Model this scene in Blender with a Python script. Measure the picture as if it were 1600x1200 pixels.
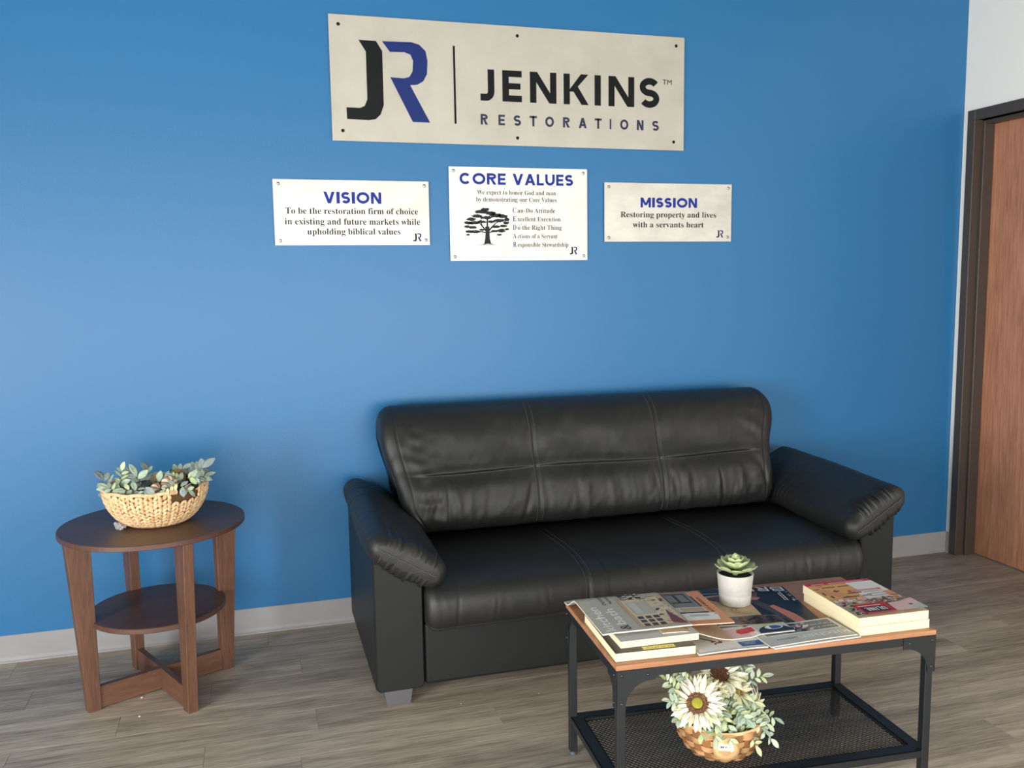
import bpy, bmesh, math, random
from mathutils import Vector, Matrix, noise
random.seed(7)
PI = math.pi
scene = bpy.context.scene
for o in list(bpy.data.objects):
    bpy.data.objects.remove(o)
C = scene.collection

# ------------------------------------------------------------------ camera
CAM_YAW, CAM_PITCH, CAM_ROLL = 0.2824, -0.1169, -0.014
CAM_F = 1387.1
cam_data = bpy.data.cameras.new('camera')
cam_data.sensor_fit = 'HORIZONTAL'
cam_data.sensor_width = 36.0
cam_data.lens = CAM_F / 1600 * 36.0
cam_data.clip_start = 0.05
cam = bpy.data.objects.new('camera', cam_data)
C.objects.link(cam)
sy_, cy_ = math.sin(CAM_YAW), math.cos(CAM_YAW)
sp_, cp_ = math.sin(CAM_PITCH), math.cos(CAM_PITCH)
fwd = Vector((sy_ * cp_, cy_ * cp_, sp_))
rgt = Vector((cy_, -sy_, 0))
upv = rgt.cross(fwd)
cr_, sr_ = math.cos(CAM_ROLL), math.sin(CAM_ROLL)
r2 = rgt * cr_ + upv * sr_
u2 = -rgt * sr_ + upv * cr_
M = Matrix.Identity(4)
for i in range(3):
    M[i][0], M[i][1], M[i][2] = r2[i], u2[i], -fwd[i]
M[0][3], M[1][3], M[2][3] = 0.0, -3.6113, 1.4053
cam.matrix_world = M
scene.camera = cam

# ------------------------------------------------------------------ light and exposure
XR, XL, YF, ZC = 3.337, -2.6, -6.2, 3.05      # right wall, left wall, front wall, ceiling
scene.view_settings.view_transform = 'Standard'
scene.view_settings.look = 'None'
scene.view_settings.exposure = 0.0
scene.view_settings.gamma = 1.0
scene.view_settings.use_curve_mapping = False
world = bpy.data.worlds.new('daylight_sky')
scene.world = world
world.use_nodes = True
bg = world.node_tree.nodes['Background']
bg.inputs['Color'].default_value = (0.95, 0.97, 1.0, 1)
bg.inputs['Strength'].default_value = 1.0

def area_light(name, loc, direction, sx, sy, power, col):
    l = bpy.data.lights.new(name, 'AREA')
    l.shape = 'RECTANGLE'
    l.size, l.size_y = sx, sy
    l.energy = power
    l.color = col
    o = bpy.data.objects.new(name, l)
    C.objects.link(o)
    o.location = loc
    o.rotation_euler = Vector(direction).to_track_quat('-Z', 'Z').to_euler()
    return o
# daylight through the left window wall and the glass front behind the camera
area_light('left_window_light', (XL - 0.12, -3.6, 1.0), (1, 0, 0), 3.7, 1.85, 450, (1.0, 0.99, 0.97))
area_light('front_window_light', (0.3, YF - 0.12, 0.92), (0, 1, 0), 5.7, 1.7, 235, (1.0, 0.985, 0.955))

# ------------------------------------------------------------------ helpers
def lin(c):
    c = c / 255.0
    return c / 12.92 if c <= 0.04045 else ((c + 0.055) / 1.055) ** 2.4
def rgb(r, g, b):
    return (lin(r), lin(g), lin(b), 1.0)

MATS = {}
def mat(name, col, rough=0.5, metal=0.0, spec=0.5, col2=None, nscale=8.0, nstretch=(1, 1, 1), ndetail=4.0,
        bump=0.0, bscale=200.0, bstretch=(1, 1, 1), rand=0.0, contrast=(0.3, 0.7), sheen=0.0, coat=0.0, trans=0.0, aniso=0.0):
    if name in MATS:
        return MATS[name]
    m = bpy.data.materials.new(name)
    m.use_nodes = True
    nt = m.node_tree
    N, L = nt.nodes, nt.links
    b = N['Principled BSDF']
    b.inputs['Base Color'].default_value = col
    b.inputs['Roughness'].default_value = rough
    b.inputs['Metallic'].default_value = metal
    b.inputs['Specular IOR Level'].default_value = spec
    if coat: b.inputs['Coat Weight'].default_value = coat
    if sheen: b.inputs['Sheen Weight'].default_value = sheen
    if trans: b.inputs['Transmission Weight'].default_value = trans
    if aniso: b.inputs['Anisotropic'].default_value = aniso
    tc = N.new('ShaderNodeTexCoord')
    info = N.new('ShaderNodeObjectInfo')
    off = N.new('ShaderNodeVectorMath'); off.operation = 'MULTIPLY_ADD'
    comb = N.new('ShaderNodeCombineXYZ')
    for i in range(3): L.new(info.outputs['Random'], comb.inputs[i])
    L.new(comb.outputs[0], off.inputs[0])
    off.inputs[1].default_value = (13.7, 7.1, 3.3) if rand else (0, 0, 0)
    L.new(tc.outputs['Object'], off.inputs[2])
    out = None
    if col2 is not None:
        mp = N.new('ShaderNodeMapping'); mp.inputs['Scale'].default_value = nstretch
        L.new(off.outputs[0], mp.inputs['Vector'])
        nz = N.new('ShaderNodeTexNoise'); nz.inputs['Scale'].default_value = nscale
        nz.inputs['Detail'].default_value = ndetail; nz.inputs['Roughness'].default_value = 0.62
        L.new(mp.outputs[0], nz.inputs['Vector'])
        rp = N.new('ShaderNodeValToRGB')
        rp.color_ramp.elements[0].position = contrast[0]; rp.color_ramp.elements[0].color = col
        rp.color_ramp.elements[1].position = contrast[1]; rp.color_ramp.elements[1].color = col2
        L.new(nz.outputs['Fac'], rp.inputs['Fac'])
        out = rp.outputs['Color']
    if rand:
        hs = N.new('ShaderNodeHueSaturation')
        if out is not None: L.new(out, hs.inputs['Color'])
        else: hs.inputs['Color'].default_value = col
        mr = N.new('ShaderNodeMapRange')
        mr.inputs['To Min'].default_value = 1 - rand; mr.inputs['To Max'].default_value = 1 + rand
        L.new(info.outputs['Random'], mr.inputs['Value'])
        L.new(mr.outputs[0], hs.inputs['Value'])
        out = hs.outputs['Color']
    if out is not None: L.new(out, b.inputs['Base Color'])
    if bump:
        mp2 = N.new('ShaderNodeMapping'); mp2.inputs['Scale'].default_value = bstretch
        L.new(off.outputs[0], mp2.inputs['Vector'])
        n2 = N.new('ShaderNodeTexNoise'); n2.inputs['Scale'].default_value = bscale; n2.inputs['Detail'].default_value = 3
        L.new(mp2.outputs[0], n2.inputs['Vector'])
        bp = N.new('ShaderNodeBump'); bp.inputs['Strength'].default_value = bump; bp.inputs['Distance'].default_value = 0.002
        L.new(n2.outputs['Fac'], bp.inputs['Height'])
        L.new(bp.outputs[0], b.inputs['Normal'])
    MATS[name] = m
    return m

def obj(name, me_or_bm, m=None, parent=None, smooth=False, kind=None):
    if isinstance(me_or_bm, bmesh.types.BMesh):
        me = bpy.data.meshes.new(name)
        me_or_bm.to_mesh(me); me_or_bm.free()
    else:
        me = me_or_bm
    if m is not None:
        for q in (m if isinstance(m, (list, tuple)) else [m]):
            me.materials.append(q)
    if smooth:
        me.polygons.foreach_set('use_smooth', [True] * len(me.polygons))
    o = bpy.data.objects.new(name, me)
    C.objects.link(o)
    if parent is not None: o.parent = parent
    if kind: o['kind'] = kind
    return o
def thing(name, label, cat, loc=(0, 0, 0), rz=0.0, group=None):
    o = bpy.data.objects.new(name, None)
    o.empty_display_size = 0.05
    C.objects.link(o)
    o.location = loc; o.rotation_euler = (0, 0, rz)
    o['label'] = label; o['category'] = cat
    if group: o['group'] = group
    return o
def tag(o, label, cat, group=None):
    o['label'] = label; o['category'] = cat
    if group: o['group'] = group
    return o

def add_box(bm, x0, x1, y0, y1, z0, z1, bevel=0.0, mi=0, segs=2, xf=None):
    vs = [bm.verts.new((x, y, z)) for x in (x0, x1) for y in (y0, y1) for z in (z0, z1)]
    idx = [(0, 1, 3, 2), (4, 6, 7, 5), (0, 4, 5, 1), (2, 3, 7, 6), (0, 2, 6, 4), (1, 5, 7, 3)]
    fs = [bm.faces.new([vs[i] for i in f]) for f in idx]
    for f in fs: f.material_index = mi
    if bevel:
        es = list({e for f in fs for e in f.edges})
        r = bmesh.ops.bevel(bm, geom=es, offset=bevel, segments=segs, profile=0.5, affect='EDGES')
        vs = list({v for f in r['faces'] for v in f.verts} | {v for v in vs if v.is_valid})
    if xf is not None:
        for v in vs:
            if v.is_valid: v.co = xf @ v.co
    return vs
def box(name, x0, x1, y0, y1, z0, z1, m, parent=None, bevel=0.0, kind=None, segs=2):
    bm = bmesh.new()
    add_box(bm, x0, x1, y0, y1, z0, z1, bevel, segs=segs)
    return obj(name, bm, m, parent, kind=kind)
def prism(bm, pts, a0, a1, axis='z', mi=0):
    """closed polygon pts extruded between a0 and a1 along the axis"""
    def P(p, a):
        return {'z': (p[0], p[1], a), 'y': (p[0], a, p[1]), 'x': (a, p[0], p[1])}[axis]
    lo = [bm.verts.new(P(p, a0)) for p in pts]
    hi = [bm.verts.new(P(p, a1)) for p in pts]
    n = len(pts)
    fs = [bm.faces.new(lo), bm.faces.new(hi[::-1])]
    for i in range(n):
        fs.append(bm.faces.new((lo[i], hi[i], hi[(i + 1) % n], lo[(i + 1) % n])))
    for f in fs: f.material_index = mi
    return lo + hi
def tube(bm, pts, r, seg=8, mi=0, closed=False, caps=True):
    pts = [Vector(p) for p in pts]
    n = len(pts)
    rings = []
    ref = Vector((0.31, 0.47, 0.83)).normalized()
    for i, p in enumerate(pts):
        a = pts[(i - 1) % n] if (i > 0 or closed) else p
        b = pts[(i + 1) % n] if (i < n - 1 or closed) else p
        t = (b - a).normalized()
        x = t.cross(ref)
        if x.length < 1e-4: x = t.cross(Vector((1, 0, 0)))
        x.normalize(); y = t.cross(x)
        rr = r[i] if isinstance(r, (list, tuple)) else r
        rings.append([bm.verts.new(p + (x * math.cos(2 * PI * k / seg) + y * math.sin(2 * PI * k / seg)) * rr) for k in range(seg)])
    m_ = n if closed else n - 1
    for i in range(m_):
        A, B = rings[i], rings[(i + 1) % n]
        for k in range(seg):
            f = bm.faces.new((A[k], A[(k + 1) % seg], B[(k + 1) % seg], B[k])); f.material_index = mi; f.smooth = True
    if caps and not closed:
        bm.faces.new(rings[0][::-1]).material_index = mi
        bm.faces.new(rings[-1]).material_index = mi
def lathe(bm, prof, seg=48, mi=0, cx=0, cy=0, smooth=True):
    rings = []
    for r, z in prof:
        if r < 1e-6: rings.append([bm.verts.new((cx, cy, z))])
        else: rings.append([bm.verts.new((cx + r * math.cos(2 * PI * k / seg), cy + r * math.sin(2 * PI * k / seg), z)) for k in range(seg)])
    for A, B in zip(rings, rings[1:]):
        for k in range(seg):
            k2 = (k + 1) % seg
            if len(A) == 1 and len(B) == 1: continue
            if len(A) == 1: f = bm.faces.new((A[0], B[k2], B[k]))
            elif len(B) == 1: f = bm.faces.new((A[k], A[k2], B[0]))
            else: f = bm.faces.new((A[k], A[k2], B[k2], B[k]))
            f.material_index = mi; f.smooth = smooth
def catmull(P, per, closed=True):
    out = []
    n = len(P)
    rng = range(n) if closed else range(n - 1)
    for i in rng:
        p0 = P[(i - 1) % n] if closed else P[max(i - 1, 0)]
        p1, p2 = P[i], P[(i + 1) % n]
        p3 = P[(i + 2) % n] if closed else P[min(i + 2, n - 1)]
        for k in range(per):
            t = k / per
            out.append(tuple(0.5 * ((2 * b) + (-a + c) * t + (2 * a - 5 * b + 4 * c - d) * t * t + (-a + 3 * b - 3 * c + d) * t ** 3)
                             for a, b, c, d in zip(p0, p1, p2, p3)))
    if not closed: out.append(tuple(P[-1]))
    return out
def sweep(rings, mi=0, caps=True):
    """list of equal-length closed rings of 3D points -> bmesh"""
    bm = bmesh.new()
    R = [[bm.verts.new(p) for p in ring] for ring in rings]
    n = len(R[0])
    for A, B in zip(R, R[1:]):
        for k in range(n):
            bm.faces.new((A[k], A[(k + 1) % n], B[(k + 1) % n], B[k]))
    if caps:
        bm.faces.new(R[0][::-1]); bm.faces.new(R[-1])
    bmesh.ops.recalc_face_normals(bm, faces=bm.faces)
    return bm
def sm01(a, b, x):
    t = max(0.0, min(1.0, (x - a) / (b - a)))
    return t * t * (3 - 2 * t)
def g(x, s): return math.exp(-(x / s) ** 2)

# lettering ------------------------------------------------------------------
_text_cache = {}
def text_mesh(s):
    """2D triangles of a string, from Blender's built-in font; returns verts and faces"""
    if s in _text_cache: return _text_cache[s]
    cu = bpy.data.curves.new('txt', 'FONT')
    cu.body = s; cu.size = 1.0; cu.fill_mode = 'FRONT'; cu.resolution_u = 3
    o = bpy.data.objects.new('txt', cu)
    C.objects.link(o)
    dg = bpy.context.evaluated_depsgraph_get()
    me = bpy.data.meshes.new_from_object(o.evaluated_get(dg))
    vs = [(v.co.x, v.co.y) for v in me.vertices]
    fs = [tuple(p.vertices) for p in me.polygons]
    bpy.data.objects.remove(o); bpy.data.curves.remove(cu); bpy.data.meshes.remove(me)
    _text_cache[s] = (vs, fs)
    return vs, fs
def serif(s):
    o = ''
    for c in s:
        if 'A' <= c <= 'Z': o += chr(0x1D400 + ord(c) - 65)
        elif 'a' <= c <= 'z': o += chr(0x1D41A + ord(c) - 97)
        else: o += c
    return o
def put_text(bm, s, fn, x0, x1, base, cap, capunit=0.7, mi=0):
    """text fitted to x0..x1 with its baseline at base; fn maps (x, y) into 3D"""
    vs, fs = text_mesh(s)
    a = min(v[0] for v in vs); b = max(v[0] for v in vs)
    k = cap / capunit
    V = [bm.verts.new(fn(x0 + (v[0] - a) / (b - a) * (x1 - x0), base + v[1] * k)) for v in vs]
    for f in fs:
        try:
            bm.faces.new([V[i] for i in f]).material_index = mi
        except ValueError:
            pass

def ribbon(pts, t, closed=False):
    """centre line -> list of quads (as 2D point lists) of thickness t"""
    n = len(pts); L_, R_ = [], []
    for i in range(n):
        p = Vector(pts[i])
        d1 = (p - Vector(pts[i - 1])) if (i > 0 or closed) else None
        d2 = (Vector(pts[(i + 1) % n]) - p) if (i < n - 1 or closed) else None
        if d1 is None: d1 = d2
        if d2 is None: d2 = d1
        n1 = Vector((-d1.y, d1.x)).normalized(); n2 = Vector((-d2.y, d2.x)).normalized()
        nn = (n1 + n2).normalized()
        k = t / 2 / max(0.5, nn.dot(n1))
        L_.append(p + nn * k); R_.append(p - nn * k)
    out = []
    for i in range(n if closed else n - 1):
        j = (i + 1) % n
        out.append([L_[i], L_[j], R_[j], R_[i]])
    return out
def arc(cx, cy, rx, ry, a0, a1, n=14):
    return [(cx + rx * math.cos(math.radians(a0 + (a1 - a0) * i / n)), cy + ry * math.sin(math.radians(a0 + (a1 - a0) * i / n))) for i in range(n + 1)]
def glyph(ch, w, h, t):
    """bold sans capital as polygons in a w by h box, stroke t"""
    rect = lambda a, b, c, d: [[(a, b), (c, b), (c, d), (a, d)]]
    para = lambda p, q, th: [[(p[0] - th / 2, p[1]), (p[0] + th / 2, p[1]), (q[0] + th / 2, q[1]), (q[0] - th / 2, q[1])]]
    if ch == 'I': return rect(0, 0, w, h)
    if ch == 'E': return rect(0, 0, t, h) + rect(t, 0, w, t * .92) + rect(t, h - t * .92, w, h) + rect(t, h / 2 - t * .44, w * .93, h / 2 + t * .44)
    if ch == 'L': return rect(0, 0, t, h) + rect(t, 0, w, t * .92)
    if ch == 'T': return rect(0, h - t * .92, w, h) + rect(w / 2 - t / 2, 0, w / 2 + t / 2, h)
    if ch == 'N': return rect(0, 0, t, h) + rect(w - t, 0, w, h) + [[(0, h), (t * 1.15, h), (w, 0), (w - t * 1.15, 0)]]
    if ch == 'M': return rect(0, 0, t, h) + rect(w - t, 0, w, h) + [[(0, h), (t * 1.1, h), (w / 2 + t * .5, h * .22), (w / 2 - t * .5, h * .22)], [(w, h), (w - t * 1.1, h), (w / 2 - t * .5, h * .22), (w / 2 + t * .5, h * .22)]]
    if ch == 'K': return rect(0, 0, t, h) + [[(w - t * 1.25, h), (w - t * .02, h), (t * 1.55, h * .42), (t * .7, h * .42)]] + [[(w - t * 1.15, 0), (w, 0), (w * .56, h * .60), (w * .36, h * .46)]]
    if ch == 'V': return para((w / 2, 0), (t * .55, h), t * 1.1) + para((w / 2, 0), (w - t * .55, h), t * 1.1)
    if ch == 'A': return para((t * .55, 0), (w / 2, h), t * 1.1) + para((w - t * .55, 0), (w / 2, h), t * 1.1) + rect(w * .24, h * .2, w * .76, h * .2 + t * .85)
    if ch == 'O': return ribbon(arc(w / 2, h / 2, (w - t) / 2, (h - t) / 2, 0, 360, 36)[:-1], t, True)
    if ch == 'C': return ribbon(arc(w / 2, h / 2, (w - t) / 2, (h - t) / 2, 42, 318, 30), t)
    if ch == 'U': return ribbon([(t / 2, h)] + arc(w / 2, w / 2, (w - t) / 2, w / 2 - t / 2, 180, 360, 18) + [(w - t / 2, h)], t)
    if ch == 'J': return ribbon([(w - t / 2, h), (w - t / 2, h * .3)] + arc(w - t / 2 - w * .35, h * .3, w * .35, h * .3 - t / 2, 0, -90, 8)[1:] + [(0, t / 2)], t)
    if ch == 'S':
        ry = (h - t) / 4; rx = (w - t) / 2
        return ribbon(arc(w / 2, h - t / 2 - ry, rx, ry, 28, 270, 18) + arc(w / 2, t / 2 + ry, rx, ry, 90, -152, 18)[1:], t)
    if ch == 'R':
        cb = h * .27
        return rect(0, 0, t, h) + ribbon([(t * .5, h - t * .46)] + arc(w - t / 2 - cb, h - cb, cb, cb - t * .46, 90, -90, 12) + [(t * .5, h - 2 * cb + t * .46)], t * .92) + [[(w - t * 1.15, 0), (w + t * .05, 0), (w * .64, h * .48), (w * .36, h * .48)]]
    return rect(0, 0, w, h)
def put_poly(bm, poly, fn, mi=0):
    try:
        f = bm.faces.new([bm.verts.new(fn(p[0], p[1])) for p in poly]); f.material_index = mi
        return f
    except ValueError:
        return None
def put_tess(bm, poly, fn, mi=0):
    from mathutils.geometry import tessellate_polygon
    V = [bm.verts.new(fn(p[0], p[1])) for p in poly]
    for tri in tessellate_polygon([[Vector((p[0], p[1], 0)) for p in poly]]):
        try: bm.faces.new([V[i] for i in tri]).material_index = mi
        except ValueError: pass
def put_word(bm, letters, fn, base, cap, t, mi=0):
    """letters: (char, x0, x1)"""
    for ch, x0, x1 in letters:
        for k, poly in enumerate(glyph(ch, x1 - x0, cap, t)):
            d = 0.00004 * k if ch in 'NKMAVR' else 0.0
            put_poly(bm, [(x0 + p[0], base + p[1]) for p in poly], lambda x, z: fn(x, z, d), mi)
def word_parts(letters, fn, base, cap, t, m, parent):
    for l_ in letters:
        bm = bmesh.new()
        put_word(bm, [l_], fn, base, cap, t)
        obj('letter', bm, m, parent)
RELW = dict(I=.27, E=.66, L=.62, T=.76, N=.86, M=1.02, K=.82, V=.92, A=.92, O=1.06, C=.94, U=.84, J=.56, S=.72, R=.78)
def spread(word, x0, x1, gap=.13):
    ws = [RELW.get(c, .4) for c in word]
    tot = sum(ws) + gap * (len(word) - 1)
    k = (x1 - x0) / tot
    out, x = [], x0
    for c, w in zip(word, ws):
        if c != ' ': out.append((c, x, x + w * k))
        x += (w + gap) * k
    return out

# ------------------------------------------------------------------ materials
def wall_mat(name, col):
    return mat(name, col, rough=0.36, spec=0.42, bump=0.16, bscale=160)
M_blue = wall_mat('blue_wall_paint', rgb(41, 111, 163))
M_white = wall_mat('white_wall_paint', rgb(248, 246, 237))
M_ceil = mat('ceiling_paint', rgb(96, 95, 90), 0.8)
M_sub = mat('floor_substrate', rgb(60, 54, 48), 0.9)
M_base = mat('grey_vinyl_base', rgb(160, 160, 162), 0.42, col2=rgb(150, 150, 152), nscale=3)
M_frame = mat('door_frame_paint', rgb(72, 64, 58), 0.42)
M_leather = mat('black_leather', rgb(28, 29, 29), 0.46, spec=0.52, col2=rgb(33, 34, 34), nscale=5, bump=0.35, bscale=420)
def add_creases(m, scale, dist, stretch=(1, 1, 1), distort=1.5):
    N, L = m.node_tree.nodes, m.node_tree.links
    b = N['Principled BSDF']
    old = b.inputs['Normal'].links[0].from_node
    tc = N.new('ShaderNodeTexCoord'); mp = N.new('ShaderNodeMapping'); mp.inputs['Scale'].default_value = stretch
    L.new(tc.outputs['Object'], mp.inputs['Vector'])
    nz = N.new('ShaderNodeTexNoise'); nz.noise_type = 'RIDGED_MULTIFRACTAL'; nz.inputs['Scale'].default_value = scale; nz.inputs['Detail'].default_value = 4; nz.inputs['Distortion'].default_value = distort
    L.new(mp.outputs[0], nz.inputs['Vector'])
    bp = N.new('ShaderNodeBump'); bp.inputs['Distance'].default_value = dist; bp.inputs['Strength'].default_value = 0.5; bp.invert = True
    L.new(nz.outputs['Fac'], bp.inputs['Height']); L.new(bp.outputs[0], old.inputs['Normal'])
add_creases(M_leather, 9.0, 0.0016)
M_panel = mat('black_leatherette', rgb(26, 28, 29), 0.48, spec=0.34, bump=0.15, bscale=500)
M_stitch = mat('grey_stitching', rgb(74, 76, 74), 0.6)
M_foot = mat('grey_plastic_foot', rgb(92, 90, 94), 0.5)
M_black = mat('black_steel', rgb(26, 30, 33), 0.42, spec=0.5)
M_bolt = mat('bolt_steel', rgb(70, 76, 82), 0.3, metal=0.8)

def wood_mat(name, dark, light, axis, rough=0.45, scale=14.0, bump=0.1, rand=0.0, contrast=(0.28, 0.72), fine=0.5, spec=0.5, planks=False):
    """wood with grain running along the given object axis"""
    if name in MATS: return MATS[name]
    m = bpy.data.materials.new(name); m.use_nodes = True
    N, L = m.node_tree.nodes, m.node_tree.links
    b = N['Principled BSDF']
    b.inputs['Roughness'].default_value = rough
    b.inputs['Specular IOR Level'].default_value = spec
    tc = N.new('ShaderNodeTexCoord'); info = N.new('ShaderNodeObjectInfo')
    comb = N.new('ShaderNodeCombineXYZ')
    for i in range(3): L.new(info.outputs['Random'], comb.inputs[i])
    off = N.new('ShaderNodeVectorMath'); off.operation = 'MULTIPLY_ADD'
    L.new(comb.outputs[0], off.inputs[0]); off.inputs[1].default_value = (37.1, 23.7, 11.3)
    L.new(tc.outputs['Object'], off.inputs[2])
    mp = N.new('ShaderNodeMapping')
    s = [1, 1, 1]; s['xyz'.index(axis)] = 0.07
    mp.inputs['Scale'].default_value = s
    L.new(off.outputs[0], mp.inputs['Vector'])
    n1 = N.new('ShaderNodeTexNoise'); n1.inputs['Scale'].default_value = scale; n1.inputs['Detail'].default_value = 6
    n1.inputs['Roughness'].default_value = 0.6; n1.inputs['Distortion'].default_value = 0.6
    L.new(mp.outputs[0], n1.inputs['Vector'])
    n2 = N.new('ShaderNodeTexNoise'); n2.inputs['Scale'].default_value = scale * 9; n2.inputs['Detail'].default_value = 4
    L.new(mp.outputs[0], n2.inputs['Vector'])
    mx = N.new('ShaderNodeMix'); mx.data_type = 'FLOAT'; mx.inputs[0].default_value = fine
    L.new(n1.outputs['Fac'], mx.inputs[2]); L.new(n2.outputs['Fac'], mx.inputs[3])
    rp = N.new('ShaderNodeValToRGB')
    rp.color_ramp.elements[0].position = contrast[0]; rp.color_ramp.elements[0].color = dark
    rp.color_ramp.elements[1].position = contrast[1]; rp.color_ramp.elements[1].color = light
    L.new(mx.outputs[0], rp.inputs['Fac'])
    out = rp.outputs['Color']
    if rand:
        hs = N.new('ShaderNodeHueSaturation'); L.new(out, hs.inputs['Color'])
        mr = N.new('ShaderNodeMapRange'); mr.inputs['To Min'].default_value = 1 - rand; mr.inputs['To Max'].default_value = 1 + rand
        L.new(info.outputs['Random'], mr.inputs['Value']); L.new(mr.outputs[0], hs.inputs['Value'])
        out = hs.outputs['Color']
    L.new(out, b.inputs['Base Color'])
    bp = N.new('ShaderNodeBump'); bp.inputs['Strength'].default_value = bump; bp.inputs['Distance'].default_value = 0.001
    L.new(mx.outputs[0], bp.inputs['Height']); L.new(bp.outputs[0], b.inputs['Normal'])
    MATS[name] = m
    return m
M_plank = wood_mat('grey_oak_plank', rgb(122, 111, 98), rgb(202, 189, 171), 'x', rough=0.5, scale=16, bump=0.12, rand=0.10, contrast=(0.33, 0.66), fine=0.45, spec=0.3)
M_walnut_z = wood_mat('brown_stained_wood_upright', rgb(74, 49, 37), rgb(120, 84, 64), 'z', rough=0.45, scale=22, fine=0.55)
M_walnut_x = wood_mat('brown_stained_wood_rail', rgb(74, 49, 37), rgb(120, 84, 64), 'x', rough=0.45, scale=22, fine=0.55)
M_walnut_top = wood_mat('dark_brown_veneer', rgb(72, 48, 40), rgb(100, 70, 58), 'x', rough=0.42, scale=14, fine=0.5)
M_door = wood_mat('reddish_brown_door_veneer', rgb(150, 98, 72), rgb(206, 148, 116), 'z', rough=0.45, scale=12, fine=0.6)
M_acacia = wood_mat('acacia_wood', rgb(138, 88, 60), rgb(198, 146, 106), 'x', rough=0.42, scale=12, fine=0.4)

# ------------------------------------------------------------------ room
YB = 0.0
box('wall_back', XL - 0.15, XR + 0.3, 0.0, 0.15, 0.0, ZC, M_blue, kind='structure')
# right wall with the door opening
DY0, DY1, DH = -0.070, -1.05, 2.125          # opening
bm = bmesh.new()
add_box(bm, XR, XR + 0.16, DY0, 0.0, 0, ZC)
add_box(bm, XR, XR + 0.16, DY1, DY0, DH, ZC)
add_box(bm, XR, XR + 0.16, YF, DY1, 0, ZC)
obj('wall_right', bm, M_white, kind='structure')
# left wall with a window band
bm = bmesh.new()
LW = (-5.5, -1.7, 0.08, 1.96)
add_box(bm, XL - 0.15, XL, LW[1], 0, 0, ZC)
add_box(bm, XL - 0.15, XL, YF, LW[0], 0, ZC)
add_box(bm, XL - 0.15, XL, LW[0], LW[1], 0, LW[2])
add_box(bm, XL - 0.15, XL, LW[0], LW[1], LW[3], ZC)
obj('wall_left', bm, M_white, kind='structure')
bm = bmesh.new()
FW = (-2.6, 3.2, 0.06, 1.80)
add_box(bm, FW[1], XR + 0.16, YF - 0.15, YF, 0, ZC)
add_box(bm, XL, FW[1], YF - 0.15, YF, 0, FW[2])
add_box(bm, XL, FW[1], YF - 0.15, YF, FW[3], ZC)
obj('wall_front', bm, M_white, kind='structure')
box('ceiling', XL - 0.15, XR + 0.3, YF - 0.15, 0.15, ZC, ZC + 0.1, M_ceil, kind='structure')
def window_frame(name, pts_axis, a0, a1, z0, z1, pos, n):
    bm = bmesh.new()
    w = 0.045
    def B(u0, u1, v0, v1):
        if pts_axis == 'y': add_box(bm, pos - 0.1, pos - 0.03, u0, u1, v0, v1)
        else: add_box(bm, u0, u1, pos - 0.1, pos - 0.03, v0, v1)
    B(a0, a1, z0, z0 + w); B(a0, a1, z1 - w, z1)
    for i in range(n + 1):
        u = a0 + (a1 - a0) * i / n
        B(max(a0, u - w / 2), min(a1, u + w / 2), z0 + w, z1 - w)
    return obj(name, bm, M_frame, kind='structure')
window_frame('window_1', 'y', LW[0], LW[1], LW[2], LW[3], XL, 3)
window_frame('window_2', 'x', FW[0], FW[1], FW[2], FW[3], YF, 4)

# floor: substrate slab and single planks
PW, PL = 0.1455, 0.907
floor = box('floor', XL - 0.15, XR + 0.3, YF - 0.15, 0.15, -0.06, -0.0035, M_sub, kind='structure')
row_off = {2: 0.112, 3: -0.198, 4: -0.475, 5: 0.141, 6: -0.2, 10: 2.167}
plank_me = {}
def plank_mesh(L_, W_=PW):
    key = (round(L_, 3), round(W_, 3))
    if key not in plank_me:
        b_ = bmesh.new(); gp = 0.00035
        add_box(b_, gp, L_ - gp, -W_ + gp, -gp, -0.004, 0.0, bevel=0.0005, segs=1)
        me = bpy.data.meshes.new('floor_plank'); b_.to_mesh(me); b_.free(); me.materials.append(M_plank)
        plank_me[key] = me
    return plank_me[key]
NROW = 24
for r in range(NROW):
    y1 = -0.005 - PW * r
    o0 = row_off.get(r, (r * 0.337 + 0.11 * ((r * 7) % 5)) % PL)
    x = o0 - PL * math.ceil((o0 - XL) / PL)
    while x < XR + 0.13:
        xa, xb = max(x, XL), min(x + PL, XR + 0.13)
        if xb - xa > 0.02:
            p = bpy.data.objects.new('floor_plank', plank_mesh(xb - xa))
            C.objects.link(p); p.parent = floor; p.location = (xa, y1, 0)
        x += PL
# the part of the floor behind the camera, out of the picture
bm = bmesh.new()
add_box(bm, XL, XR, YF, -0.005 - PW * NROW, -0.004, 0)
obj('floor_covering', bm, M_plank, floor, kind='stuff')

# baseboards: vinyl cove base with a small toe
def cove(name, axis, a0, a1, sgn, pos, h=0.1045):
    prof = [(0, 0), (0.012, 0), (0.0115, 0.003), (0.007, 0.008), (0.0042, 0.014), (0.0035, 0.02), (0.0035, h - 0.002), (0.002, h), (0, h)]
    bm = bmesh.new()
    if axis == 'x': prism(bm, [(pos - p, z) for p, z in prof], a0, a1, 'x')
    else:
        vs = prism(bm, [(pos + sgn * p, z) for p, z in prof], a0, a1, 'y')
    bmesh.ops.recalc_face_normals(bm, faces=bm.faces)
    return obj(name, bm, M_base, kind='structure')
cove('baseboard_back', 'x', XL, XR, -1, 0.0)
cove('baseboard_right', 'y', -0.030, -0.0035, -1, XR)
cove('baseboard_left', 'y', LW[0], -0.004, 1, XL)

# door in the right wall
door = bpy.data.objects.new('door_1', None); C.objects.link(door); door['kind'] = 'structure'
bm = bmesh.new()
D = 0.05
xo = XR - 0.010
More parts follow.
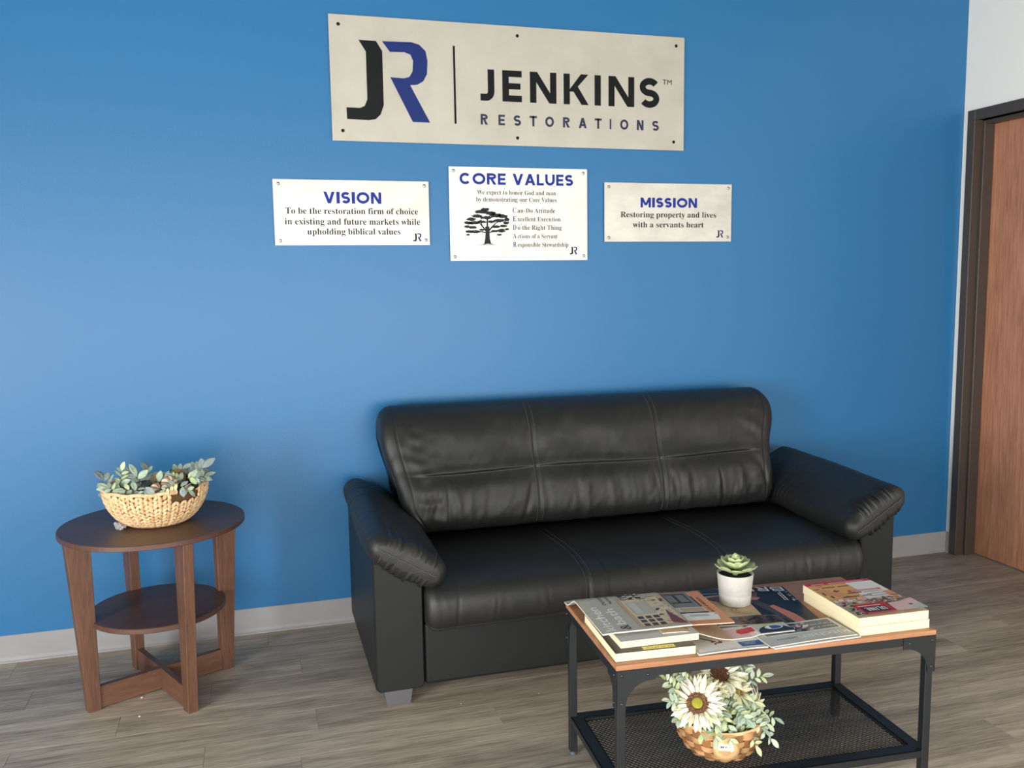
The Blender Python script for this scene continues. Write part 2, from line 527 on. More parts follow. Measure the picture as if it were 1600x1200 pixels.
# jamb profile with a stop, as stepped boxes (hinge side near the corner, head, far side)
def jamb(y_out, y_in, s):
    add_box(bm, xo, XR + 0.16, min(y_out, y_in), max(y_out, y_in), 0, DH + D, bevel=0.002, segs=1)
    ya, yb = y_in, y_in - s * 0.016
    add_box(bm, XR + 0.036, XR + 0.094, min(ya, yb), max(ya, yb), 0, DH, bevel=0.002, segs=1)
jamb(-0.032, -0.078, 1)
jamb(DY1 - 0.046, DY1, -1)
add_box(bm, xo, XR + 0.16, DY1, -0.078, DH, DH + D, bevel=0.002, segs=1)
add_box(bm, XR + 0.036, XR + 0.094, DY1 + 0.016, -0.078 - 0.016, DH - 0.016, DH, bevel=0.002, segs=1)
obj('door_frame', bm, M_frame, door)
box('door_leaf', XR + 0.098, XR + 0.142, DY1 + 0.004, -0.082, 0.006, DH - 0.004, M_door, door, bevel=0.0015)
bm = bmesh.new()
lathe(bm, [(0.0, 0), (0.03, 0), (0.031, 0.004), (0.012, 0.008), (0.011, 0.03)], 20)
tube(bm, [(0, 0, 0.028), (0.0, -0.02, 0.04), (0, -0.11, 0.042)], 0.009, 8)
h_ = obj('door_handle', bm, mat('satin_nickel', rgb(170, 168, 162), 0.3, metal=1), door)
h_.location = (XR + 0.098, DY1 + 0.075, 0.97); h_.rotation_euler = (0, -PI / 2, PI)

# ------------------------------------------------------------------ signs on the wall
M_alu = mat('brushed_aluminium', rgb(194, 191, 180), 0.6, metal=0.25, col2=rgb(182, 179, 167), nscale=5, nstretch=(1, 1, 1), bump=0.10, bscale=40, bstretch=(1, 14, 14))
M_alu2 = mat('polished_aluminium', rgb(216, 214, 206), 0.42, metal=0.5, col2=rgb(196, 194, 186), nscale=6, nstretch=(1, 1, 2), bump=0.10, bscale=30, bstretch=(1, 10, 14))
M_alu3 = mat('glare_white_aluminium', rgb(240, 239, 230), 0.5, metal=0.0, col2=rgb(230, 229, 219), nscale=6, bump=0.05, bscale=40)  # aluminium with the window's bright reflection put into a white base colour
M_ink = mat('black_vinyl', rgb(13, 18, 19), 0.5, spec=0.2)
M_navy = mat('navy_vinyl', rgb(27, 46, 108), 0.5, spec=0.2)
M_blueink = mat('blue_print', rgb(16, 44, 140), 0.5, spec=0.25)
M_grey = mat('charcoal_print', rgb(38, 42, 48), 0.6, spec=0.2)
M_grey2 = mat('grey_print', rgb(78, 80, 86), 0.6, spec=0.2)
M_screw = mat('screw_steel', rgb(176, 174, 168), 0.3, metal=0.9)
J_PTS = [(0.443, 2.339), (0.511, 2.338), (0.534, 2.301), (0.534, 2.096), (0.521, 2.06), (0.501, 2.041), (0.474, 2.036), (0.389, 2.038), (0.388, 2.082), (0.441, 2.082), (0.459, 2.09), (0.47, 2.116), (0.47, 2.296)]
R_PTS = [(0.534, 2.339), (0.649, 2.342), (0.681, 2.334), (0.706, 2.311), (0.713, 2.274), (0.71, 2.223), (0.695, 2.195), (0.67, 2.18), (0.641, 2.177), (0.718, 2.035), (0.648, 2.035), (0.563, 2.204), (0.618, 2.202), (0.639, 2.209), (0.652, 2.23), (0.655, 2.271), (0.645, 2.294), (0.621, 2.302), (0.564, 2.3)]
def sign(name, label, x0, x1, z0, z1, m, th=0.006):
    t = thing(name, label, 'sign', ((x0 + x1) / 2, 0, (z0 + z1) / 2))
    ox, oz = (x0 + x1) / 2, (z0 + z1) / 2
    p = box('metal_plate', x0 - ox, x1 - ox, -0.006 - th, -0.006, z0 - oz, z1 - oz, m, t, bevel=0.0008, segs=1)
    return t, (lambda x, z, d=0.0: (x - ox, -0.006 - th - 0.0006 - d, z - oz))
def screws(t, fn, pts, r, m, name='screw'):
    for x, z in pts:
        bm = bmesh.new()
        lathe(bm, [(r, 0), (r, 0.0012), (r * .75, 0.0026), (r * 0.3, 0.0032), (0, 0.0032)], 16)
        add_box(bm, -r * .6, r * .6, -r * .1, r * .1, 0.003, 0.0036)
        s = obj(name, bm, m, t)
        s.location = fn(x, z); s.rotation_euler = (PI / 2, 0, 0)
        # wall standoff behind the screw
        bm = bmesh.new(); lathe(bm, [(0, 0), (r * .8, 0), (r * .8, 0.0125), (0, 0.0125)], 10)
        q = obj('standoff', bm, m, t); q.location = (s.location.x, 0.0, s.location.z); q.rotation_euler = (PI / 2, 0, 0)
def jr_logo(t, fn, cx0, cz0, k, mj=M_ink, mr=M_navy):
    """small repeat of the monogram: lower left at cx0, cz0, scaled by k"""
    for nm, pts, m in (('logo_letter', J_PTS, mj), ('logo_letter', R_PTS, mr)):
        bm = bmesh.new()
        put_tess(bm, [(cx0 + (p[0] - 0.388) * k, cz0 + (p[1] - 2.035) * k) for p in pts], fn)
        obj(nm, bm, m, t)

t, fn = sign('company_sign', 'large brushed aluminium wall sign with JR monogram and JENKINS RESTORATIONS lettering', 0.330, 1.840, 1.954, 2.430, M_alu)
jr_logo(t, fn, 0.388, 2.035, 1.0)
bm = bmesh.new(); put_poly(bm, [(0.817, 2.338), (0.8255, 2.338), (0.8265, 2.034), (0.818, 2.034)], fn); obj('divider_line', bm, M_ink, t)
word_parts([('J', .928, .987), ('E', 1.021, 1.104), ('N', 1.139, 1.254), ('K', 1.286, 1.397), ('I', 1.424, 1.452), ('N', 1.487, 1.605), ('S', 1.630, 1.722)], fn, 2.130, 0.124, 0.0275, M_ink, t)
cs = [('R', .942), ('E', 1.016), ('S', 1.083), ('T', 1.152), ('O', 1.223), ('R', 1.297), ('A', 1.370), ('T', 1.440), ('I', 1.496), ('O', 1.559), ('N', 1.633), ('S', 1.705)]
wd = dict(R=.030, E=.028, S=.031, T=.032, O=.038, A=.036, I=.0075, N=.031)
word_parts([(c, x - wd[c] / 2, x + wd[c] / 2) for c, x in cs], fn, 2.035, 0.042, 0.0092, mat('dark_navy_vinyl', rgb(26, 32, 66), 0.45), t)
bm = bmesh.new(); put_text(bm, 'TM', fn, 1.737, 1.780, 2.230, 0.021); obj('trademark_lettering', bm, M_ink, t, kind='stuff')
screws(t, fn, [(0.367, 2.393), (1.087, 2.392), (1.800, 2.393), (0.371, 1.993), (1.083, 1.986), (1.791, 1.990)], 0.0065, M_ink)

# vision
t, fn = sign('vision_sign', 'left small metal plaque headed VISION under the big sign', 0.096, 0.706, 1.550, 1.804, M_alu2, 0.004)
word_parts(spread('VISION', .287, .513), fn, 1.713, 0.045, 0.0108, M_blueink, t)
bm = bmesh.new()
put_text(bm, serif('To be the restoration firm of choice'), fn, .140, .660, 1.672, 0.0245)
put_text(bm, serif('in existing and future markets while'), fn, .136, .667, 1.631, 0.0245)
put_text(bm, serif('upholding biblical values'), fn, .220, .586, 1.592, 0.0245)
obj('lettering', bm, M_grey, t, kind='stuff')
jr_logo(t, fn, .637, 1.565, 0.105)
screws(t, fn, [(.117, 1.786), (.688, 1.786), (.117, 1.568), (.690, 1.570)], 0.0065, M_screw)
# core values
t, fn = sign('core_values_sign', 'middle metal plaque, window glare painted white, headed CORE VALUES with a tree emblem', 0.790, 1.390, 1.485, 1.866, M_alu3, 0.004)
word_parts(spread('CORE', .834, 1.030), fn, 1.7955, 0.046, 0.0108, M_blueink, t)
word_parts(spread('VALUES', 1.060, 1.326), fn, 1.7955, 0.046, 0.0108, M_blueink, t)
bm = bmesh.new()
put_text(bm, serif('We expect to honor God and man'), fn, .907, 1.249, 1.7555, 0.0185)
put_text(bm, serif('by demonstrating our Core Values'), fn, .902, 1.252, 1.7270, 0.0185)
rows = [('C', 'an-Do Attitude', 1.245, 1.6825), ('E', 'xcellent Execution', 1.269, 1.6475), ('D', 'o the Right Thing', 1.274, 1.6125), ('A', 'ctions of a Servant', 1.255, 1.577), ('R', 'esponsible Stewardship', 1.304, 1.5415)]
for a, b_, xe, z in rows:
    put_text(bm, serif(b_), fn, 1.0785, xe, z, 0.0185)
obj('lettering', bm, M_grey2, t, kind='stuff')
bm = bmesh.new()
for a, b_, xe, z in rows:
    put_text(bm, serif(a), fn, 1.058, 1.0735, z, 0.021)
obj('initial_letters', bm, mat('indigo_print', rgb(40, 58, 128), 0.5), t, kind='stuff')
jr_logo(t, fn, 1.309, 1.509, 0.105)
screws(t, fn, [(.809, 1.849), (1.372, 1.849), (.809, 1.502), (1.373, 1.503)], 0.0065, M_screw)
# tree emblem
bm = bmesh.new()
rt = random.Random(3)
put_tess(bm, [(.934, 1.556), (.938, 1.575), (.940, 1.60), (.939, 1.625), (.957, 1.625), (.957, 1.60), (.958, 1.575), (.963, 1.557), (.972, 1.552), (.948, 1.555), (.926, 1.551)], fn)
def branch(p, q, w0, w1):
    d = (Vector(q) - Vector(p)).normalized(); nn = Vector((-d.y, d.x))
    a, b_ = Vector(p), Vector(q)
    put_poly(bm, [a + nn * w0, b_ + nn * w1, b_ - nn * w1, a - nn * w0], lambda x, z: fn(x, z, 0.00005))
for p, q, w in [((.945, 1.605), (.915, 1.640), .0035), ((.915, 1.640), (.885, 1.650), .002), ((.948, 1.610), (.948, 1.66), .004), ((.951, 1.605), (.985, 1.640), .0035), ((.985, 1.640), (1.02, 1.655), .002), ((.948, 1.650), (.965, 1.680), .0025), ((.944, 1.600), (.895, 1.610), .0025), ((.953, 1.600), (1.01, 1.615), .0025), ((.925, 1.63), (.92, 1.665), .002), ((.895, 1.61), (.87, 1.605), .0018), ((1.01, 1.615), (1.03, 1.612), .0018)]:
    branch(p, q, w, w * .6)
pads = [(.940, 1.695, .020, .0065), (.925, 1.685, .028, .007), (.965, 1.680, .024, .0065), (.985, 1.672, .03, .0075), (1.015, 1.668, .024, .007), (1.032, 1.655, .012, .008), (.905, 1.668, .024, .007), (.880, 1.655, .022, .0065), (.945, 1.662, .026, .006), (.868, 1.640, .018, .006), (.893, 1.640, .024, .006), (.925, 1.645, .022, .0055), (1.0, 1.650, .026, .0065), (1.030, 1.640, .013, .006), (.965, 1.645, .016, .005), (.862, 1.625, .013, .005), (.885, 1.622, .02, .005), (.875, 1.605, .02, .0055), (.90, 1.603, .018, .005), (.925, 1.612, .012, .004), (.985, 1.625, .02, .005), (1.018, 1.628, .018, .005), (.978, 1.607, .015, .0045), (1.008, 1.608, .02, .0055), (1.033, 1.615, .009, .004), (1.0, 1.592, .012, .0035), (.866, 1.592, .009, .0035)]
for px_, pz_, rx_, rz_ in pads:
    n_ = 22
    pts = []
    for k in range(n_):
        a = 2 * PI * k / n_
        j = rt.uniform(0.68, 1.22) if k % 2 else rt.uniform(0.82, 1.1)
        pts.append((px_ + rx_ * j * math.cos(a), pz_ + rz_ * (j if math.sin(a) > 0 else j * 1.15) * math.sin(a)))
    c_ = bm.verts.new(fn(px_, pz_, 0.0001))
    V = [bm.verts.new(fn(a, b_, 0.0001)) for a, b_ in pts]
    for k in range(n_): bm.faces.new((c_, V[k], V[(k + 1) % n_]))
put_tess(bm, [(.895, 1.5475), (.93, 1.552), (.97, 1.552), (.995, 1.5475), (.97, 1.5505), (.93, 1.5505)], fn)
obj('tree_emblem', bm, M_grey, t)
# mission
t, fn = sign('mission_sign', 'right small metal plaque headed MISSION beside the CORE VALUES plaque', 1.469, 2.080, 1.562, 1.814, M_alu2, 0.004)
word_parts(spread('MISSION', 1.637, 1.908), fn, 1.7095, 0.042, 0.0108, M_blueink, t)
bm = bmesh.new()
put_text(bm, serif('Restoring property and lives'), fn, 1.543, 2.003, 1.667, 0.0245)
put_text(bm, serif('with a servants heart'), fn, 1.600, 1.942, 1.624, 0.0245)
obj('lettering', bm, M_grey, t, kind='stuff')
jr_logo(t, fn, 2.005, 1.580, 0.105)
screws(t, fn, [(1.489, 1.795), (2.062, 1.797), (1.489, 1.580), (2.062, 1.582)], 0.0065, M_screw)

# ------------------------------------------------------------------ sofa
sofa = thing('sofa', 'black leather three seat sofa with padded arms against the blue wall', 'sofa', (1.345, -0.43, 0))
SX, SY = 1.345, -0.43
def sf(name, bm, m, parent=None, smooth=False, local=True):
    """build in world coordinates, then move into the sofa's frame"""
    if parent is None:
        for v in bm.verts: v.co.x -= SX; v.co.y -= SY
        return obj(name, bm, m, sofa, smooth=smooth)
    for v in bm.verts: v.co.x -= SX; v.co.y -= SY
    return obj(name, bm, m, parent, smooth=smooth)
A0, A1 = 0.336, 2.354      # outer faces of the arms
S0, S1 = 0.503, 2.198      # seat
SEAMS = (1.052, 1.590)
SSEAMS = (1.074, 1.618)
bm = bmesh.new(); add_box(bm, S0 - 0.002, S1 + 0.002, -0.792, -0.10, 0.055, 0.27, bevel=0.012, segs=3); sf('front_panel', bm, M_panel, smooth=False)
for side in (0, 1):
    xa, xb = (A0, S0 - 0.004) if side == 0 else (A1, S1 + 0.004)
    # sloping top: outer edge higher than the inner; taller at the back
    bm = bmesh.new()
    rings = []
    for y, dz in ((-0.80, 0.0), (-0.10, 0.02), (-0.04, 0.02)):
        zo, zi = 0.545 + dz, 0.445 + dz
        b_ = 0.012
        sx = 1 if xb > xa else -1
        ring = [(xa + sx * b_, y, 0.05), (xb - sx * b_, y, 0.05), (xb, y, 0.06), (xb, y, zi - b_), (xb - sx * b_, y, zi), (xa + sx * b_, y, zo), (xa, y, zo - b_), (xa, y, 0.06)]
        rings.append([Vector(p) for p in ring])
    cen = [sum((p for p in r_), Vector()) / 8 for r_ in rings]
    fr = []
    for k, (off, sc) in enumerate(((0.0, 0.93), (0.004, 0.975), (0.012, 1.0))):
        fr.append([Vector((cen[0].x + (p.x - cen[0].x) * (1 - (1 - sc) * 1.0), -0.80 + off, 0.30 + (p.z - 0.30) * (1 - (1 - sc) * 0.35))) for p in rings[0]])
    bm = sweep(fr + rings[1:])
    sf('arm_panel', bm, M_panel)
bm = bmesh.new(); add_box(bm, A0 + 0.03, A1 - 0.03, -0.06, -0.022, 0.055, 0.50, bevel=0.015, segs=2); add_box(bm, 0.54, 2.06, -0.06, -0.022, 0.502, 0.80, bevel=0.015, segs=2); sf('back_panel', bm, M_panel)
# seat cushion ------------------------------------------------------------
prof = catmull([(-0.790, 0.250), (-0.832, 0.268), (-0.846, 0.315), (-0.836, 0.368), (-0.795, 0.402), (-0.70, 0.417), (-0.55, 0.420), (-0.40, 0.413), (-0.25, 0.405), (-0.20, 0.38), (-0.20, 0.27), (-0.24, 0.25), (-0.50, 0.248)], 7)
rw = random.Random(11)
pleats = [(rw.uniform(S0, S1), rw.uniform(0.006, 0.013), rw.uniform(0.25, 1.0) * rw.choice((-1, 1)), rw.uniform(-.02, .02)) for _ in range(34)]
def seat_ring(x):
    d = min(x - S0, S1 - x)
    R_ = 0.035
    ins = R_ - math.sqrt(max(0, R_ * R_ - (R_ - min(d, R_)) ** 2))
    ring = []
    cy0, cz0 = -0.52, 0.335
    for (y, z) in prof:
        k = 1 - ins / 0.085
        yy = cy0 + (y - cy0) * (1 - ins / 0.33); zz = cz0 + (z - cz0) * k
        front = sm01(-0.70, -0.82, y)
        top = sm01(0.38, 0.41, z)
        dd = 0.0
        for s in SSEAMS:
            u = x - s
            if z > 0.30 or y < -0.8:
                dd -= 0.0040 * g(u, 0.007) * (0.4 + 0.6 * front) + 0.004 * g(u, 0.05) * front
                dd += 0.0006 * g(abs(u) - 0.012, 0.004)
        for px_, w_, a_, sl in pleats:
            ux = x - px_ - sl * (z - 0.33) * 8
            if abs(ux) < 0.06: dd += 0.0024 * a_ * g(ux, w_) * front
        dd += 0.004 * noise.noise(Vector((x * 3.1, y * 4, z * 4))) + 0.0015 * noise.noise(Vector((x * 14, y * 9, z * 6)))
        nrm = Vector((y - cy0, (z - cz0) * 3)).normalized() if (y < -0.78) else Vector((0, 1 if z > cz0 else -1))
        ring.append((x, yy + nrm.x * dd, zz + nrm.y * dd))
    return ring
xs = [S0 + (S1 - S0) * i / 460 for i in range(461)]
xs = sorted(xs + [S0 + 0.0006, S0 + 0.0018, S1 - 0.0006, S1 - 0.0018])
seat = sf('seat_cushion', sweep([seat_ring(x) for x in xs]), M_leather, smooth=True)
def stitch_line(name, parent, ringfn, s, offs, zsel, r=0.0011):
    bm = bmesh.new()
    for o_ in offs:
        ring = ringfn(s + o_)
        pts = [Vector(p) for p in ring if zsel(p)]
        # thread segments
        acc = []
        for p, q in zip(pts, pts[1:]):
            if (p - q).length < 0.06:
                acc.append(p)
            else:
                break
        if len(acc) > 2:
            tube(bm, [p + Vector((0, -0.0006, 0.0006)) for p in acc], r, 5)
    return sf(name, bm, M_stitch, parent)
for s in SSEAMS:
    stitch_line('stitching', seat, seat_ring, s, (-0.0115, 0.0115), lambda p: p[2] > 0.30 and p[1] < -0.27, 0.0007)
# back cushion ------------------------------------------------------------
bprof = catmull([(-0.270, 0.440), (-0.335, 0.446), (-0.368, 0.485), (-0.372, 0.540), (-0.357, 0.605), (-0.338, 0.648), (-0.326, 0.671), (-0.314, 0.692), (-0.294, 0.740), (-0.268, 0.815), (-0.225, 0.875), (-0.165, 0.908), (-0.105, 0.912), (-0.060, 0.885), (-0.045, 0.82), (-0.045, 0.62), (-0.060, 0.46), (-0.16, 0.43)], 7)
bpleats = [(rw.uniform(0.55, 2.1), rw.uniform(0.007, 0.017), rw.uniform(0.3, 1.0) * rw.choice((-1, 1)), rw.uniform(-.25, .25)) for _ in range(30)]
bpleats += [(SEAMS[0] - 0.045, 0.012, -1.2, .3), (SEAMS[1] + 0.05, 0.014, -1.2, -.3), (0.64, .012, -1, .3), (2.06, .012, -1.2, -.3), (0.60, .01, .9, .35)]
def back_xl(z): return 0.452 + 0.048 * sm01(0.85, 0.55, z) + 0.05 * sm01(0.56, 0.44, z)
def back_xr(z): return 2.168 - 0.058 * sm01(0.90, 0.60, z) - 0.0 * sm01(0.55, 0.44, z)
def back_ring(u):
    """u in 0..1 across the cushion; x follows the tapered sides"""
    ring = []
    cy0, cz0 = -0.19, 0.67
    R_ = 0.055
    w = 1.68
    d = min(u, 1 - u) * w
    dd_ = min(d, R_)
    ins = R_ - math.sqrt(max(0, R_ * R_ - (R_ - dd_) ** 2))
    for (y, z) in bprof:
        xl, xr = back_xl(z), back_xr(z)
        x = xl + (xr - xl) * u
        kz = 1 - ins / 0.24
        ky = 1 - min(ins, 0.045) / 0.17
        yy = cy0 + (y - cy0) * ky
        zz = cz0 + (z - cz0) * kz
        front = sm01(-0.16, -0.24, y)
        dd = 0.0
        edge = min(x - xl, xr - x)
        for s in SEAMS:
            v = x - s
            dd -= (0.0035 * g(v, 0.006) + 0.006 * g(v, 0.045)) * front
            dd += 0.0006 * g(abs(v) - 0.012, 0.004) * front
        # side gusset seam
        dd -= 0.003 * g(edge - 0.052, 0.004) * front
        # tuck line: deeper between seams, fades at the sides
        tk = sm01(0.03, 0.22, edge)
        near_seam = max(g(x - s_, 0.08) for s_ in SEAMS)
        kt = front * tk * (1 - 0.55 * near_seam) * (0.8 + 0.2 * math.sin(x * 11))
        zt = z - 0.671 - 0.004 * math.sin(x * 7)
        dd -= 0.017 * kt * (g(zt, 0.038) * sm01(0.004, -0.006, zt))
        dd += 0.004 * kt * g(zt - 0.012, 0.014)
        low = sm01(0.67, 0.58, z) * (1 - 0.3 * sm01(0.5, 0.44, z))
        for px_, w_, a_, sl in bpleats:
            ux = x - px_ - sl * (z - 0.55)
            if abs(ux) < 0.08:
                dd += 0.0042 * a_ * g(ux, w_) * front * low
        up = sm01(0.66, 0.72, z) * sm01(0.90, 0.80, z)
        dd += 0.007 * noise.noise(Vector((x * 5 + z * 2, z * 5, 3))) * front * up
        dd += 0.0032 * noise.noise(Vector((x * 16 - z * 9, z * 8, 7))) * front + 0.0016 * noise.noise(Vector((x * 45 - z * 18, z * 20, 2))) * front
        dd += 0.006 * g(edge - 0.11, 0.06) * noise.noise(Vector((x * 12 + z * 22, z * 20 - x * 9, 1))) * front
        nrm = Vector((-1, 0.35 if z > 0.7 else (-0.2 if z < 0.5 else 0.1))).normalized()
        ring.append((x, yy + nrm.x * dd, zz + nrm.y * dd))
    return ring
us = [i / 480 for i in range(481)]
us = sorted(us + [0.0003, 0.0009, 0.9997, 0.9991])
back = sf('back_cushion', sweep([back_ring(u) for u in us]), M_leather, smooth=True)
def back_curve(xfun, off):
    """front-side curve of the cushion following x = const"""
    pts = []
    best = None
    for j, (y, z) in enumerate(bprof):
        if y < -0.13 and 0.45 < z < 0.91 and j < 90:
            xl, xr = back_xl(z), back_xr(z)
            u = (xfun(xl, xr) - xl) / (xr - xl)
            pts.append(Vector(back_ring(u)[j]) + Vector((0, -0.0005, 0.0003)))
    return pts
for s in SEAMS:
    bm = bmesh.new()
    for o_ in (-0.0115, 0.0115):
        tube(bm, back_curve(lambda a, b: s + o_, 0), 0.0009, 5)
    sf('stitching', bm, M_stitch, back)
for side in (0, 1):
    bm = bmesh.new()
    tube(bm, back_curve((lambda a, b: a + 0.052) if side == 0 else (lambda a, b: b - 0.052), 0), 0.0007, 5)
    sf('gusset_seam', bm, mat('black_seam', rgb(14, 14, 14), 0.6), back)
# armrest pads -------------------------------------------------------------
def pad(side):
    rr = random.Random(5 + side)
    ridg = [(rr.uniform(0.0, 1.0), rr.uniform(0.014, 0.03), rr.uniform(0.5, 1.0)) for _ in range(26)]
    N_ = 160
    rings = []
    ys = [-0.862 + 0.0012, -0.8605, -0.857, -0.852, -0.845, -0.836] + [-0.826 + (0.75) * i / 150 for i in range(151)]
    for y in ys:
        tt = (y + 0.862) / 0.786
        lift = 0.026 * sm01(0.0, 1.0, tt)
        R_ = 0.050 + 0.006 * math.sin(min(1, tt * 1.3) * PI)
        dfront = y + 0.862
        ins = 0.0
        RF = 0.040
        if dfront < RF: ins = RF - math.sqrt(max(0, RF * RF - (RF - dfront) ** 2))
        db = -0.075 - y
        if db < 0.03: ins = max(ins, 0.03 - math.sqrt(max(0, 0.0009 - (0.03 - max(db, 0)) ** 2)))
        r_ = R_ - ins * 0.92
        xo_, zo_ = 0.363, 0.553 + lift
        xi_, zi_ = 0.512 + 0.01 * (1 - tt), 0.457 + lift * 0.9
        ax = Vector((xi_ - xo_, zi_ - zo_)); L_ = ax.length; ax.normalize()
        nr = Vector((-ax.y, ax.x))
        if nr.y < 0: nr = -nr
        ring = []
        for k in range(N_):
            s = k / N_
            # stadium parametrised: 0-.36 top side, .36-.5 inner end, .5-.86 bottom, .86-1 outer end
            if s < .36: p = Vector((xo_, zo_)) + ax * L_ * (s / .36) + nr * r_; nn = nr; u = s / .36
            elif s < .5:
                a = PI * (s - .36) / .14; nn = nr * math.cos(a) + ax * math.sin(a); p = Vector((xi_, zi_)) + nn * r_; u = 1
            elif s < .86: p = Vector((xi_, zi_)) - ax * L_ * ((s - .5) / .36) - nr * r_; nn = -nr; u = 1 - (s - .5) / .36
            else:
                a = PI * (s - .86) / .14; nn = -nr * math.cos(a) - ax * math.sin(a); p = Vector((xo_, zo_)) + nn * r_; u = 0
            # crown
            bulge = 0.010 * math.sin(PI * max(0, min(1, u))) * (1 - 0.8 * min(1, ins / 0.04))
            dd = bulge
            gath = g(dfront - 0.022, 0.055)
            side_s = s
            for c_, w_, a_ in ridg:
                du = abs(u - c_)
                dd += (0.0085 * a_ * gath * g(du, w_ * .62)) * (1 if s < .5 else 0.8) * (1 if int(c_ * 100) % 3 else -1)
            dd += 0.0040 * noise.noise(Vector((s * 14, y * 30, 4 + side))) * (0.25 + gath)
            dd += 0.0026 * noise.noise(Vector((s * 5, y * 75, 9))) * sm01(-0.70, -0.25, y)
            q = p + nn * dd
            ring.append((q.x, y, q.y))
        rings.append(ring)
    if side: rings = [[(2 * SX - 0.012 - x, y, z) for x, y, z in r_] for r_ in rings]
    o = sf('armrest_pad', sweep(rings), M_leather, smooth=True)
    # gathered seam on the front end
    bm = bmesh.new()
    pts = []
    for i in range(26):
        u = -0.12 + 1.24 * i / 25
        x = 0.363 + (0.522 - 0.363) * u; z = 0.553 + (0.457 - 0.553) * u
        pts.append((x if not side else 2 * SX - 0.012 - x, -0.8635 + 0.0012 * math.sin(i * 2.6), z + 0.0025 * math.sin(i * 1.9)))
    tube(bm, pts, 0.0016, 5)
    sf('gathered_seam', bm, M_stitch, o)
    return o
pad(0); pad(1)
for fx in (0.362, 2.248):
    for fy in (-0.795, -0.16):
        bm = bmesh.new()
        vs = add_box(bm, fx, fx + 0.095, fy, fy + 0.085, 0.0, 0.056)
        for v in vs:
            if v.co.z < 0.01:
                v.co.x = fx + 0.0475 + (v.co.x - fx - 0.0475) * 0.84; v.co.y += 0.006 if v.co.y < fy + 0.04 else -0.006
        sf('foot', bm, M_foot)

# ------------------------------------------------------------------ oval/round side table
TX, TY, TA = -0.36, -0.41, math.radians(26.3)
table = thing('side_table', 'round dark brown wooden side table with a lower shelf, left of the sofa', 'table', (TX, TY, 0), TA)
def disc(name, r, z0, z1, m, seg=96, hole=None):
    bm = bmesh.new()
    b_ = 0.002
    lathe(bm, [(0, z0), (r - b_, z0), (r, z0 + b_), (r, z1 - b_), (r - b_, z1), (0, z1)], seg, smooth=False)
    bmesh.ops.recalc_face_normals(bm, faces=bm.faces)
    return obj(name, bm, m, table)
disc('tabletop', 0.300, 0.582, 0.600, M_walnut_top)
disc('shelf', 0.222, 0.284, 0.302, M_walnut_top)
for k in range(4):
    bm = bmesh.new()
    # radial board: inner edge vertical, outer edge leaning outwards towards the top
    pts = [(0.212, 0.0), (0.254, 0.0), (0.272, 0.30), (0.290, 0.582), (0.212, 0.582)]
    prism(bm, pts, -0.017, 0.017, 'y')
    bmesh.ops.recalc_face_normals(bm, faces=bm.faces)
    bmesh.ops.bevel(bm, geom=[e for e in bm.edges], offset=0.0015, segments=1, affect='EDGES')
    o = obj('leg', bm, M_walnut_z, table); o.rotation_euler = (0, 0, k * PI / 2)
for k in range(2):
    bm = bmesh.new()
    if k == 0:
        add_box(bm, -0.2125, 0.2125, -0.011, 0.011, 0.004, 0.078, bevel=0.001, segs=1)
        o = obj('stretcher', bm, M_walnut_x, table)
    else:
        add_box(bm, -0.2125, -0.0112, -0.011, 0.011, 0.004, 0.078, bevel=0.001, segs=1)
        add_box(bm, 0.0112, 0.2125, -0.011, 0.011, 0.004, 0.078, bevel=0.001, segs=1)
        o = obj('stretcher', bm, M_walnut_x, table); o.rotation_euler = (0, 0, PI / 2)
for k in range(4):
    bm = bmesh.new(); lathe(bm, [(0, 0), (0.008, 0), (0.008, 0.002), (0, 0.002)], 10)
# ------------------------------------------------------------------ coffee table
CTX, CTY, CTA = 0.8421, -1.2418, -0.0622
CTL, CTD, CTH = 0.900, 0.444, 0.462
ct = thing('coffee_table', 'black steel coffee table with wood top and mesh lower shelf, before the sofa', 'table', (CTX, CTY, 0), CTA)
cc, ss = math.cos(CTA), math.sin(CTA)
def CT(u, v): return (CTX + u * cc - v * ss, CTY + u * ss + v * cc)
bm = bmesh.new(); add_box(bm, 0, CTL, -CTD, 0, CTH - 0.014, CTH, bevel=0.0022, segs=2); obj('tabletop', bm, M_acacia, ct)
ZR0, ZR1 = 0.426, CTH - 0.014
